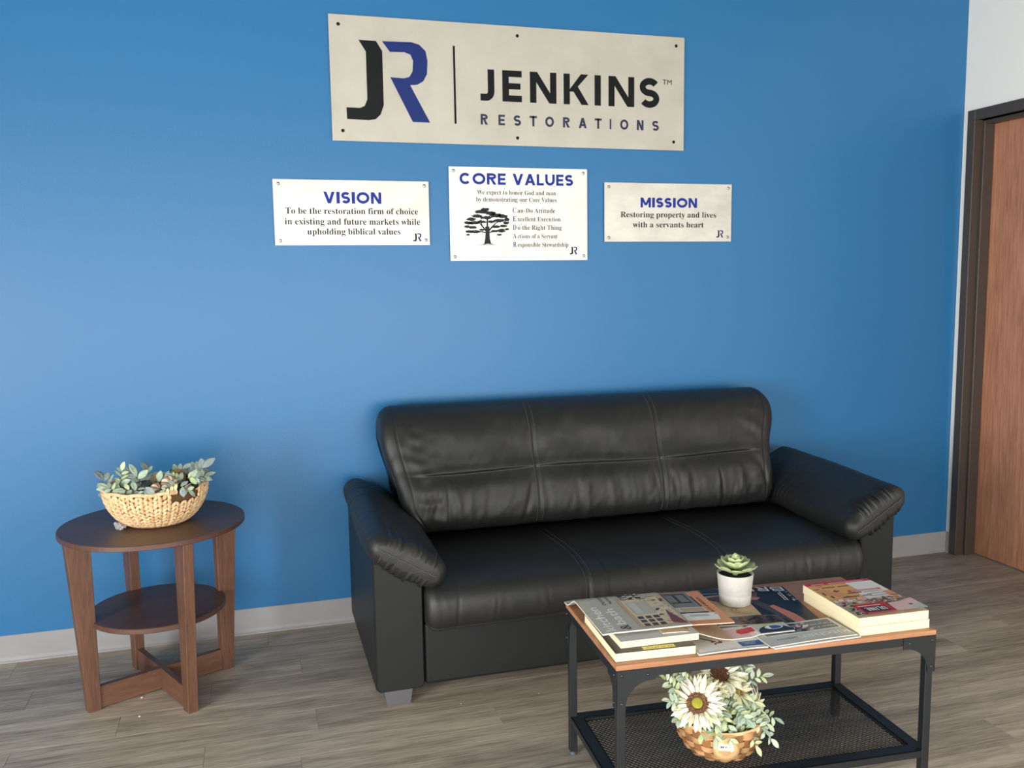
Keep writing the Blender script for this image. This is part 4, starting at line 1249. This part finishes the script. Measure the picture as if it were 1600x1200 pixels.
def prof_at(s):
    for i in range(len(cum) - 1):
        if cum[i + 1] >= s:
            f = (s - cum[i]) / max(1e-9, cum[i + 1] - cum[i])
            a, b_ = cprof[i], cprof[i + 1]
            return (a[0] + (b_[0] - a[0]) * f, a[1] + (b_[1] - a[1]) * f), Vector((b_[0] - a[0], b_[1] - a[1])).normalized()
    return cprof[-1], Vector((0, 1))
bm = bmesh.new()
rb = random.Random(31)
def lump(c, ax, nr, L_, W_, H_):
    ax = ax.normalized(); nr = nr.normalized(); bn = ax.cross(nr).normalized()
    rings = []
    for i in range(1, 5):
        t = i / 5; x = (t - .5) * L_; k = math.sin(PI * t) ** 0.8
        rings.append([bm.verts.new(c + ax * x + bn * (W_ * .5 * k * math.cos(a)) + nr * (H_ * .5 * k * math.sin(a))) for a in [2 * PI * j / 6 for j in range(6)]])
    A = bm.verts.new(c - ax * L_ * .5); B = bm.verts.new(c + ax * L_ * .5)
    for j in range(6):
        j2 = (j + 1) % 6
        bm.faces.new((A, rings[0][j2], rings[0][j])); bm.faces.new((B, rings[-1][j], rings[-1][j2]))
        for q in range(3): bm.faces.new((rings[q][j], rings[q][j2], rings[q + 1][j2], rings[q + 1][j]))
NR = 11; tot = cum[-1]
for r_ in range(NR):
    s = tot * (r_ + 0.45) / NR
    (rad, z), tg = prof_at(s)
    ncol = 36
    for k in range(ncol * 2):
        a = 2 * PI * (k + 0.5 * (k % 2) * 0) / (ncol * 2)
        h = 1 if k % 2 else -1
        # gap on the front right where the handle runs
        radial = Vector((math.cos(a), math.sin(a), 0)); circ = Vector((-math.sin(a), math.cos(a), 0))
        mer = radial * tg.x + Vector((0, 0, 1)) * tg.y
        nrm = radial * tg.y - Vector((0, 0, 1)) * tg.x
        if r_ >= NR - 2 and (math.radians(292) < a < math.radians(326) or math.radians(110) < a < math.radians(140)): continue
        c = radial * rad + Vector((0, 0, z)) + nrm * 0.0035 + mer * rb.uniform(-.002, .002)
        lump(c, mer * 1.0 + circ * h * 0.55 + nrm * 0.12, nrm, 0.027 * rb.uniform(.9, 1.15), 0.0135 * rb.uniform(.9, 1.1) * (0.6 + 0.4 * rad / .165), 0.0095)
me = bpy.data.meshes.new('braid'); bm.to_mesh(me); bm.free()
obj('braid', me, M_straw, bowl, smooth=True, kind='stuff')
bm = bmesh.new()
tube(bm, [(0.165 * math.cos(a) * (1 + .006 * math.sin(9 * a)), 0.165 * math.sin(a), 0.124 + .002 * math.sin(13 * a)) for a in [math.radians(326 + 326 * i / 70 - 0) if False else math.radians(-34 + (292 + 34) * i / 70) for i in range(71)]], 0.0065, 8)
obj('rim', bm, M_straw, bowl)
M_rod = mat('black_rod', rgb(22, 22, 24), 0.35)
for a0_, a1_ in ((290, 328), (108, 142)):
    bm = bmesh.new()
    A_ = [math.radians(a0_ + (a1_ - a0_) * i / 10) for i in range(11)]
    tube(bm, [(0.166 * math.cos(a), 0.166 * math.sin(a), 0.127) for a in A_], 0.0056, 10)
    hd = obj('handle', bm, M_rod, bowl)
    for f in (0.12, 0.62):
        a = math.radians(a0_ + (a1_ - a0_) * f)
        bm = bmesh.new()
        for q in range(4):
            aa = a + (q - 1.5) * 0.035
            ctr = Vector((0.166 * math.cos(aa), 0.166 * math.sin(aa), 0.127))
            rd = Vector((math.cos(aa), math.sin(aa), 0))
            tube(bm, [ctr + rd * 0.0075 * math.cos(b_) + Vector((0, 0, 0.0075 * math.sin(b_))) for b_ in [2 * PI * i / 12 for i in range(12)]], 0.0028, 6, closed=True)
        obj('wrap', bm, M_straw, hd)
def bpt(px_, py_, y=-0.42):
    """point over the bowl, from its place across and up"""
    k = 0.00205 * (1 + (-0.42 - y) * -0.28)
    return (-0.358 + (px_ - 239) * k, y, 0.6 + (815 - py_) * 0.00206 + (y + 0.42) * -0.33)
LB = [leaf_mesh('leaf', .040, .024, M_sage, .25, .25), leaf_mesh('leaf', .036, .022, M_dusty, .4, .3), leaf_mesh('leaf', .034, .019, M_sage2, .3, .3)]
LBb = [leaf_mesh('leaf', .050, .032, M_dusty, .35, .2), leaf_mesh('leaf', .050, .028, M_sage, .25, .2)]
LBg = [LB[2], LB[0]]
SP = [
    ('tallest upright pale green leaf sprig at the left rim of the bowl', (192, 762), (198, 728), -.46, LBg, 5, .75),
    ('grey green leaf sprig leaning out over the left rim', (184, 768), (170, 742), -.47, LBb, 4, .72),
    ('low sage sprig tucked against the inside of the left rim', (196, 772), (178, 757), -.50, LB, 4, .75),
    ('broad leaved dusty sprig standing left of the bowl centre', (226, 760), (219, 738), -.45, LBb, 3, .8),
    ('short sage sprig behind the wooden slice ball', (242, 755), (233, 728), -.38, LBb, 2, .7),
    ('pale sprig lying across the front left of the bowl', (228, 769), (204, 764), -.53, LBg, 3, .8),
    ('drooping grey sprig hanging over the middle of the front rim', (240, 764), (234, 776), -.58, LBb[:1] + LB[:1], 3, .62),
    ('flat broad sage leaf sprig in the bowl centre', (252, 752), (268, 748), -.47, LBb[1:], 2, .75),
    ('large grey green sprig rising over the right rim', (305, 752), (322, 730), -.42, LBb, 5, .85),
    ('pale tipped sprig leaning right past the right rim', (304, 758), (326, 746), -.46, LBg, 4, .75),
    ('sprig spilling down outside the right rim', (300, 750), (318, 752), -.50, LB, 4, .7),
    ('sprig poking through the handle gap at the front right', (290, 762), (268, 772), -.575, LB, 4, .6),
    ('curled grey leaves below the handle at the front right', (292, 766), (304, 774), -.572, LBb, 3, .55),
    ('sage sprig behind the twine ball', (270, 740), (286, 726), -.36, LB, 4, .8),
    ('grey sprig at the back left behind the handle', (212, 752), (206, 734), -.36, LBb, 3, .7),
    ('sage sprig filling the space before the twine ball', (290, 756), (276, 744), -.47, LB, 4, .65),
]
for i, (lb, a, b_, y, ms, n, sc) in enumerate(SP):
    yb = max(min(y, -0.31), -0.545)
    pa = Vector(bpt(a[0], a[1], y)); pb_ = Vector(bpt(b_[0], b_[1], y))
    sprig(lb, pa, pb_, ms, n + 2, 100 + i, sc=sc * 1.22, group='foliage in the straw bowl')
# filling under the foliage: dried moss bed
bm = bmesh.new()
rm = random.Random(8)
for _ in range(420):
    a, r_ = rm.uniform(0, 2 * PI), 0.148 * math.sqrt(rm.random())
    c = Vector((r_ * math.cos(a), r_ * math.sin(a), 0.092 + rm.uniform(-.012, .014) + .012 * (1 - r_ / .15)))
    d = Vector((rm.uniform(-1, 1), rm.uniform(-1, 1), rm.uniform(-.4, .5))).normalized() * rm.uniform(.01, .022)
    tube(bm, [c - d, c + Vector((0, 0, .004)), c + d], 0.0011, 4)
lathe(bm, [(0, .098), (.08, .094), (.135, .080), (.139, .07)], 24)
o = obj('moss_bed', bm, mat('dried_moss', rgb(96, 92, 66), 0.9, col2=rgb(150, 138, 100), nscale=30), bowl, kind='stuff')
def twine_ball(label, loc, r, seed, m, n=60, th=0.0011):
    t = thing('twine_ball', label, 'ball', loc)
    rr = random.Random(seed); bm = bmesh.new()
    for _ in range(n):
        ax = Vector((rr.gauss(0, 1), rr.gauss(0, 1), rr.gauss(0, 1))).normalized()
        u = ax.orthogonal().normalized(); v = ax.cross(u); rr_ = r * rr.uniform(.9, 1.0); off = ax * r * rr.uniform(-.5, .5)
        k = math.sqrt(max(0.1, 1 - (off.length / r) ** 2))
        tube(bm, [off + (u * math.cos(a) + v * math.sin(a)) * rr_ * k for a in [2 * PI * i / 14 for i in range(14)]], th, 4, closed=True)
    obj('twine', bm, m, t, kind='stuff')
    bm = bmesh.new(); bmesh.ops.create_uvsphere(bm, u_segments=14, v_segments=10, radius=r * .8); obj('core', bm, M_strawd, t, smooth=True)
twine_ball('round brown twine ball nested at the right back of the bowl', bpt(279, 742, -.40), .029, 2, mat('brown_twine', rgb(176, 148, 108), .8, rand=.1))
twine_ball('pale flat twine ball in the middle back of the bowl', bpt(248, 742, -.40), .024, 5, mat('pale_twine', rgb(210, 190, 160), .8, rand=.1))
# striped dried gourds
def gourd(label, loc, r, rx, seed):
    t = thing('dried_gourd', label, 'gourd', loc); t.rotation_euler = rx
    n = 12
    for k in range(n):
        bm = bmesh.new()
        a0_, a1_ = 2 * PI * k / n, 2 * PI * (k + 1) / n
        rows = []
        for i in range(9):
            ph = PI * (0.03 + 0.94 * i / 8)
            rows.append([bm.verts.new((r * math.sin(ph) * (1 + .09 * math.sin(PI * j / 4)) * math.cos(a0_ + (a1_ - a0_) * j / 4), r * math.sin(ph) * (1 + .09 * math.sin(PI * j / 4)) * math.sin(a0_ + (a1_ - a0_) * j / 4), r * .85 * math.cos(ph))) for j in range(5)])
        for i in range(8):
            for j in range(4): bm.faces.new((rows[i][j], rows[i + 1][j], rows[i + 1][j + 1], rows[i][j + 1]))
        obj('rib', bm, mat('gourd_white', rgb(236, 226, 204), .6) if k % 2 else mat('gourd_brown', rgb(176, 128, 82), .6), t, smooth=True)
gourd('cream and brown striped gourd at the front middle of the bowl', bpt(271, 757, -.49), .026, (1.2, .4, .3), 1)
gourd('smaller striped gourd half hidden left of the bowl centre', bpt(206, 755, -.42), .018, (.4, 1.0, .2), 2)
gourd('brown striped gourd tucked left of the front one', bpt(250, 764, -.50), .018, (1.5, .7, .9), 3)
# curled ribbon bow
t = thing('ribbon_bow', 'dark grey curled ribbon bow at the centre of the bowl', 'ribbon', bpt(232, 756, -.49))
for k in range(4):
    bm = bmesh.new(); a = k * 1.5 + .3
    R_ = .012
    for i in range(13):
        b_ = 2 * PI * i / 14
        x, z = R_ * (1 + math.cos(b_ + PI)), R_ * .8 * math.sin(b_)
        p = Vector((x * math.cos(a), x * math.sin(a), z + .004))
        wv = Vector((-math.sin(a), math.cos(a), 0)) * .0065
        bm.verts.new(p - wv); bm.verts.new(p + wv)
    bm.verts.ensure_lookup_table()
    for i in range(12): bm.faces.new((bm.verts[2 * i], bm.verts[2 * i + 1], bm.verts[2 * i + 3], bm.verts[2 * i + 2]))
    bmesh.ops.solidify(bm, geom=list(bm.faces), thickness=0.0007)
    obj('loop', bm, mat('grey_ribbon', rgb(84, 92, 98), .5), t, smooth=True)
# crumpled clear plastic on the tabletop
bm = bmesh.new()
bmesh.ops.create_icosphere(bm, subdivisions=3, radius=.017)
for v in bm.verts:
    n_ = noise.noise(v.co * 130) + .6 * noise.noise(v.co * 300)
    v.co = Vector((v.co.x * 1.0, v.co.y * 1.1, (v.co.z + .017) * .72)) * 1.0 + v.co.normalized() * n_ * .007
    v.co.x -= max(0, v.co.z - .014) * 1.2
    v.co.z = max(0.0004, v.co.z)
o = obj('plastic_wrap', bm, mat('clear_film', rgb(226, 228, 232), .18, spec=.8, trans=.55), None)
for p_ in o.data.polygons: p_.use_smooth = False
o.location = (-.452, -.490, .6002); tag(o, 'crumpled clear plastic wrap beside the straw bowl', 'plastic wrap')

# ------------------------------------------------------------------ succulent in a white pot
PX, PY, PZ = 1.303, -1.406, TT + .0050
t = thing('potted_succulent', 'green artificial succulent in a white cement pot on the coffee table', 'plant', (PX, PY, PZ))
M_pot = mat('white_cement', rgb(184, 182, 176), 0.7, col2=rgb(196, 194, 188), nscale=40, bump=.1, bscale=400)
bm = bmesh.new()
lathe(bm, [(0, 0), (.041, 0), (.0445, .003), (.0462, .030), (.0455, .0312), (.0462, .0324), (.0515, .089), (.0512, .091), (.0488, .091), (.0470, .080), (.0, .080)], 64)
obj('pot', bm, M_pot, t, smooth=False)
bm = bmesh.new(); lathe(bm, [(0, .084), (.03, .0845), (.0475, .0830), (.0475, .08), (0, .08)], 32); obj('soil', bm, mat('black_soil', rgb(26, 25, 24), .9), t)
M_suc = mat('succulent_leaf', rgb(156, 172, 120), 0.5, col2=rgb(198, 208, 158), nscale=30, rand=.1, spec=.4)
def fat_leaf(L_, W_, H_):
    bm = bmesh.new(); rings = []
    for i in range(9):
        s = i / 8
        w = W_ * .5 * (0.34 + 0.66 * math.sin(min(1, s * 1.35) * PI / 2)) * (1 if s < .72 else math.sqrt(max(0.0, 1 - ((s - .72) / .285) ** 2)))
        h = H_ * .5 * (1 - .45 * s) * (1 if s < .8 else math.sqrt(max(0, 1 - ((s - .8) / .21) ** 2)))
        x = L_ * s; z = L_ * .28 * s * s
        rings.append([bm.verts.new((x, w * math.cos(a), z + h * math.sin(a) + .10 * abs(math.cos(a)) * w)) for a in [2 * PI * j / 12 for j in range(12)]])
    for A, B in zip(rings, rings[1:]):
        for j in range(12): bm.faces.new((A[j], A[(j + 1) % 12], B[(j + 1) % 12], B[j]))
    bm.faces.new(rings[0][::-1]); bm.faces.new(rings[-1])
    me = bpy.data.meshes.new('leaf'); bm.to_mesh(me); bm.free(); me.materials.append(M_suc)
    me.polygons.foreach_set('use_smooth', [True] * len(me.polygons)); return me
FL_ = [fat_leaf(.055, .035, .009), fat_leaf(.044, .032, .0085), fat_leaf(.031, .025, .008), fat_leaf(.020, .017, .007)]
rs = random.Random(4)
for li, (n, el, z, r0, off) in enumerate(((9, 8, .094, .008, 0), (9, 24, .103, .006, .35), (7, 40, .112, .005, .1), (6, 56, .120, .004, .4), (4, 74, .126, .002, .2))):
    for k in range(n):
        a = 2 * PI * (k + off) / n + rs.uniform(-.08, .08); e = math.radians(el + rs.uniform(-4, 4))
        d = Vector((math.cos(a) * math.cos(e), math.sin(a) * math.cos(e), math.sin(e)))
        place(FL_[min(li, 3) if li < 4 else 3], 'leaf', t, (r0 * math.cos(a), r0 * math.sin(a), z), d, (0, 0, 1), 0, rs.uniform(.93, 1.05))
bm = bmesh.new(); tube(bm, [(0, 0, .084), (0, 0, .128)], [.008, .004], 8); obj('stem', bm, M_suc, t)

# ------------------------------------------------------------------ flower basket on the lower shelf
QX, QY, QZ = 1.170, -1.560, ZS
bk = thing('wicker_basket', 'woven wood splint basket of flowers on the mesh shelf', 'basket', (QX, QY, QZ))
M_spl = mat('wood_splint', rgb(224, 178, 126), 0.6, col2=rgb(246, 208, 158), nscale=18, nstretch=(1, 1, 4), rand=.14, spec=.3)
M_spl2 = mat('dark_wood_splint', rgb(192, 134, 84), 0.6, col2=rgb(216, 164, 110), nscale=18, rand=.14, spec=.3)
kprof = [(0.060, 0.0), (0.082, 0.010), (0.100, 0.032), (0.112, 0.060), (0.117, 0.085), (0.118, 0.104)]
kc = catmull(kprof, 5, closed=False)
def krad(z):
    for a, b_ in zip(kc, kc[1:]):
        if b_[1] >= z: return a[0] + (b_[0] - a[0]) * (z - a[1]) / max(1e-9, b_[1] - a[1])
    return kc[-1][0]
bm = bmesh.new()
lathe(bm, [(0, .002)] + [(r - .004, z + .001) for r, z in kprof] + [(r - .006, z + .001) for r, z in reversed(kprof)] + [(0, .006)], 40)
obj('shell', bm, mat('basket_lining', rgb(120, 78, 46), .8), bk, smooth=True)
NS = 26
rows = [(.004, .022), (.024, .042), (.044, .062), (.064, .082), (.084, .104)]
for ri, (z0, z1) in enumerate(rows):
    for k in range(NS // 2):
        a_c = 2 * PI * (2 * k + (ri % 2)) / NS + .05
        bm = bmesh.new()
        hw = 2 * PI / NS * 0.66
        cols = []
        for i in range(9):
            s = -1 + 2 * i / 8; a = a_c + hw * s
            o_ = .0052 * math.cos(s * PI / 2) - .0006
            col = []
            for zz in (z0 + .0006, (z0 + z1) / 2, z1 - .0006):
                r_ = krad(max(0.001, min(.1035, zz))) + o_ + .0006
                col.append((r_ * math.cos(a), r_ * math.sin(a), zz))
            cols.append(col)
        V = [[bm.verts.new(p) for p in c_] for c_ in cols]
        for i in range(8):
            for j in range(2): bm.faces.new((V[i][j], V[i + 1][j], V[i + 1][j + 1], V[i][j + 1]))
        bmesh.ops.solidify(bm, geom=list(bm.faces), thickness=-0.0012)
        obj('splint', bm, M_spl, bk, smooth=False)
for k in range(NS):
    bm = bmesh.new(); a = 2 * PI * k / NS + .05
    V = []
    for zz in (.003, .02, .04, .06, .08, .100):
        r_ = krad(zz) + .0014; w_ = 2 * PI / NS * .40
        V.append([bm.verts.new((r_ * math.cos(a + q), r_ * math.sin(a + q), zz)) for q in (-w_, 0, w_)])
    for i in range(5):
        for j in range(2): bm.faces.new((V[i][j + 1], V[i][j], V[i + 1][j], V[i + 1][j + 1]))
    bmesh.ops.solidify(bm, geom=list(bm.faces), thickness=0.0008)
    obj('stake', bm, M_spl2, bk)
# rim hoop, tag
bm = bmesh.new()
for r_, z_ in ((0.1205, .101), (0.1135, .101)):
    pass
lathe(bm, [(.114, .098), (.1185, .098), (.1190, .100), (.1190, .106), (.1182, .108), (.1155, .108), (.114, .106)], 60)
bmesh.ops.recalc_face_normals(bm, faces=bm.faces)
obj('rim_hoop', bm, M_spl, bk)
ta = math.atan2(-1.0, -.38)
bm = bmesh.new()
lathe(bm, [(0, 0), (.034, 0), (.034, .0012), (0, .0012)], 40)
tg_ = obj('round_tag', bm, mat('kraft_tag', rgb(226, 186, 132), .7), bk)
tg_.location = (krad(.07) * math.cos(ta) + .0055 * math.cos(ta), krad(.07) * math.sin(ta) + .0055 * math.sin(ta), .066)
tg_.rotation_euler = (PI / 2 + .10, 0, ta + PI / 2)
bm = bmesh.new()
for ra, rb_ in ((.0335, .0328), (.0305, .0298)):
    for k in range(40):
        a, b_ = 2 * PI * k / 40, 2 * PI * (k + 1) / 40
        bm.faces.new([bm.verts.new((r * math.cos(q), r * math.sin(q), .0016)) for r, q in ((ra, a), (ra, b_), (rb_, b_), (rb_, a))]).material_index = 0
bm.faces.new([bm.verts.new(p) for p in ((-.020, -.003, .0017), (.020, -.003, .0017), (.020, .016, .0017), (-.020, .016, .0017))]).material_index = 1
for k, (w_, y_) in enumerate(((.020, -.007), (.018, -.010), (.012, -.0135), (.008, -.017))):
    bm.faces.new([bm.verts.new(p) for p in ((-w_, y_ - .0006, .0016), (w_, y_ - .0006, .0016), (w_, y_ + .0006, .0016), (-w_, y_ + .0006, .0016))]).material_index = 0
for x_, w_ in ((-.013, .0035), (-.008, .003), (-.002, .0015), (.001, .0012), (.006, .0022), (.012, .0028)):
    bm.faces.new([bm.verts.new(p) for p in ((x_ - w_ * .6, .004, .0019), (x_ + w_ * .6, .004, .0019), (x_ + w_ * .6, .009, .0019), (x_ - w_ * .6, .009, .0019))]).material_index = 2
obj('tag_print', bm, [mat('tag_brown', rgb(150, 104, 60), .7), CLR['white'], CLR['dgrey']], tg_, kind='stuff')

M_petal = mat('cream_petal', rgb(232, 228, 204), 0.6, col2=rgb(246, 244, 232), nscale=20, rand=.06, spec=.25)
M_petal2 = mat('greenish_petal', rgb(214, 218, 168), 0.6, col2=rgb(236, 234, 204), nscale=20, rand=.06, spec=.25)
M_disc = mat('brown_flower_disc', rgb(58, 34, 24), 0.9, col2=rgb(120, 82, 54), nscale=300)
M_disc2 = mat('tan_florets', rgb(150, 112, 76), 0.9, col2=rgb(196, 160, 116), nscale=200)
M_eye = mat('green_flower_eye', rgb(140, 140, 30), 0.9, col2=rgb(170, 166, 60), nscale=200)
def sunflower(label, loc, nrm, R, rd, npet, seed, pm=(M_petal, M_petal2), eye=True, dark=False):
    rr = random.Random(seed)
    t = thing('sunflower', label, 'flower', loc, group='cream sunflowers in the basket')
    t.rotation_euler = Vector(nrm).to_track_quat('Z', 'Y').to_euler()
    pl = (R - rd * .8)
    pmesh = [leaf_mesh('petal', pl, pl * .30, q, b_, .35, .0004, 6, .4) for q, b_ in ((pm[0], .25), (pm[0], .5), (pm[1], .1))]
    for ring, (n, el, z) in enumerate(((npet, 10, 0.0), (npet, 26, .003), (int(npet * .6), 44, .005))):
        for k in range(n):
            a = 2 * PI * (k + .5 * ring) / n + rr.uniform(-.1, .1); e = math.radians(el + rr.uniform(-10, 10))
            d = (math.cos(a) * math.cos(e), math.sin(a) * math.cos(e), math.sin(e))
            place(rr.choice(pmesh), 'petal', t, (rd * .75 * math.cos(a), rd * .75 * math.sin(a), z), d, (0, 0, 1), rr.uniform(-.3, .3), rr.uniform(.82, 1.05) * (1 if ring < 2 else .7))
    bm = bmesh.new()
    lathe(bm, [(0, -.008), (rd * .8, -.004), (rd, .004), (rd * .85, .009), (rd * .5, .0085), (0, .006)], 28)
    obj('seed_disc', bm, M_disc, t, smooth=True)
    bm = bmesh.new()
    for k in range(170):
        r_ = rd * math.sqrt(rr.uniform(.28 if eye else .02, 1.0)); a = rr.uniform(0, 2 * PI)
        c = Vector((r_ * math.cos(a), r_ * math.sin(a), .007)); h = rr.uniform(.003, .006)
        tube(bm, [c, c + Vector((r_ * .1 * math.cos(a), r_ * .1 * math.sin(a), h))], .0007, 4)
    obj('florets', bm, M_disc if dark else M_disc2, t, kind='stuff')
    if eye:
        bm = bmesh.new(); lathe(bm, [(rd * .50, .006), (rd * .40, .0085), (0, .0075)], 20); obj('eye', bm, M_eye, t, smooth=True)
    # stem down into the basket
    root = Vector((QX, QY, QZ + .07)) - Vector(loc)
    bm = bmesh.new(); Rm = t.rotation_euler.to_matrix().inverted()
    tube(bm, [Rm @ (root * s) + Vector((0, 0, -.01 * (1 - s))) for s in (0.0, .35, .7, 1)], .003, 6); obj('stem', bm, M_stem, t)
sunflower('large cream sunflower with olive eye, facing out at the left of the basket', (1.066, -1.630, .300), (-.40, -.60, .70), .080, .033, 27, 1)
sunflower('cream sunflower with a dark brown centre, highest at the back of the basket', (1.165, -1.565, .336), (.0, -.50, .86), .080, .031, 27, 2, eye=False, dark=True)
sunflower('small pale yellow centred flower between the two big sunflowers', (1.128, -1.615, .318), (-.1, -.7, .7), .036, .009, 12, 3, pm=(M_petal2, M_petal2))
sunflower('yellowish cream flower right of the basket centre', (1.200, -1.600, .298), (.2, -.62, .75), .056, .013, 13, 4, pm=(M_petal2, M_petal))
sunflower('cream sunflower turned away to the right side of the basket', (1.262, -1.590, .246), (.85, -.45, .28), .058, .018, 16, 5)
LF = [leaf_mesh('leaf', .032, .0155, M_sage, .2, .35), leaf_mesh('leaf', .030, .0145, mat('mint_leaf', rgb(178, 198, 168), .6, col2=rgb(206, 218, 192), nscale=30, rand=.1, spec=.3), .3, .35), leaf_mesh('leaf', .030, .013, M_sage2, .25, .35)]
cc_ = Vector((QX, QY, QZ + .10))
FS = [
    ('mint leaf spray rising at the far left of the basket', (1.06, -1.58, .27), (.990, -1.60, .365), 12),
    ('pale green leaf spray at the left, below the first spray', (1.06, -1.60, .26), (.990, -1.625, .318), 11),
    ('leaf spray behind the left sunflower', (1.09, -1.57, .29), (1.030, -1.585, .375), 11),
    ('lowest grey green spray at the left rim', (1.07, -1.60, .24), (1.010, -1.635, .270), 9),
    ('grey leaf spray at the back right of the basket', (1.20, -1.54, .29), (1.255, -1.56, .355), 10),
    ('bright green tipped spray reaching right behind the flowers', (1.21, -1.55, .28), (1.285, -1.585, .325), 10),
    ('large mint spray over the front rim left of the tag', (1.12, -1.62, .265), (1.088, -1.685, .232), 13),
    ('sage spray in the middle of the front', (1.15, -1.60, .28), (1.118, -1.675, .268), 14),
    ('sage spray right of the front middle', (1.16, -1.60, .275), (1.180, -1.68, .265), 14),
    ('small drooping spray over the top of the tag', (1.15, -1.63, .250), (1.133, -1.682, .216), 7),
    ('pale hanging spray right of the tag', (1.18, -1.62, .255), (1.208, -1.683, .190), 13),
    ('thick mint spray at the lower right over the rim', (1.20, -1.60, .26), (1.262, -1.645, .222), 14),
    ('sage spray between the yellowish flower and the right sunflower', (1.19, -1.58, .27), (1.232, -1.635, .282), 12),
    ('spray under the left sunflower against the rim', (1.10, -1.61, .245), (1.060, -1.665, .236), 9),
    ('short spray filling the centre of the bouquet', (1.15, -1.57, .27), (1.155, -1.63, .300), 12),
    ('spray rising between the back sunflower and the yellowish flower', (1.19, -1.56, .28), (1.235, -1.575, .335), 11),
    ('wide mint spray reaching right past the lower right rim', (1.21, -1.60, .25), (1.292, -1.635, .228), 12),
    ('pale spray drooping over the right rim below the right sunflower', (1.20, -1.61, .25), (1.258, -1.675, .196), 12),
    ('sage spray above the tag left of the middle', (1.14, -1.61, .26), (1.105, -1.665, .255), 12),
    ('broad pale spray at the right front above the rim', (1.19, -1.60, .25), (1.235, -1.665, .225), 13),
]
for i, (lb, a, b_, n) in enumerate(FS):
    sprig(lb, a, b_, LF, n, 300 + i, cat='leaf spray', name='leaf_spray', sc=1.0, group='foliage in the flower basket', sag=.12)
o = obj('moss_bed', (lambda b: (lathe(b, [(0, .088), (.06, .09), (.105, .080), (.108, .07)], 24), b)[1])(bmesh.new()), MATS['dried_moss'], bk, kind='stuff')

# tiny paper scraps on the floor
for i, (x, y, lb) in enumerate(((-.417, -.612, 'tiny white paper scrap on the floor in front of the side table'), (-.425, -.470, 'tiny white scrap on the floor beside the side table stretcher'), (.608, -.85, 'white speck on the floor just before the sofa base, nearer the left arm'), (.879, -.86, 'white speck on the floor before the sofa base, nearer the coffee table'))):
    bm = bmesh.new(); bmesh.ops.create_icosphere(bm, subdivisions=1, radius=.0042)
    for v in bm.verts: v.co = Vector((v.co.x, v.co.y * .7, max(0, v.co.z * .5 + .0015))) * (1 + .3 * noise.noise(v.co * 900))
    o = obj('paper_scrap', bm, CLR['white'], None); o.location = (x, y, 0.0001); tag(o, lb, 'scrap')
    if i > 1: o.scale = (.5, .5, .5)
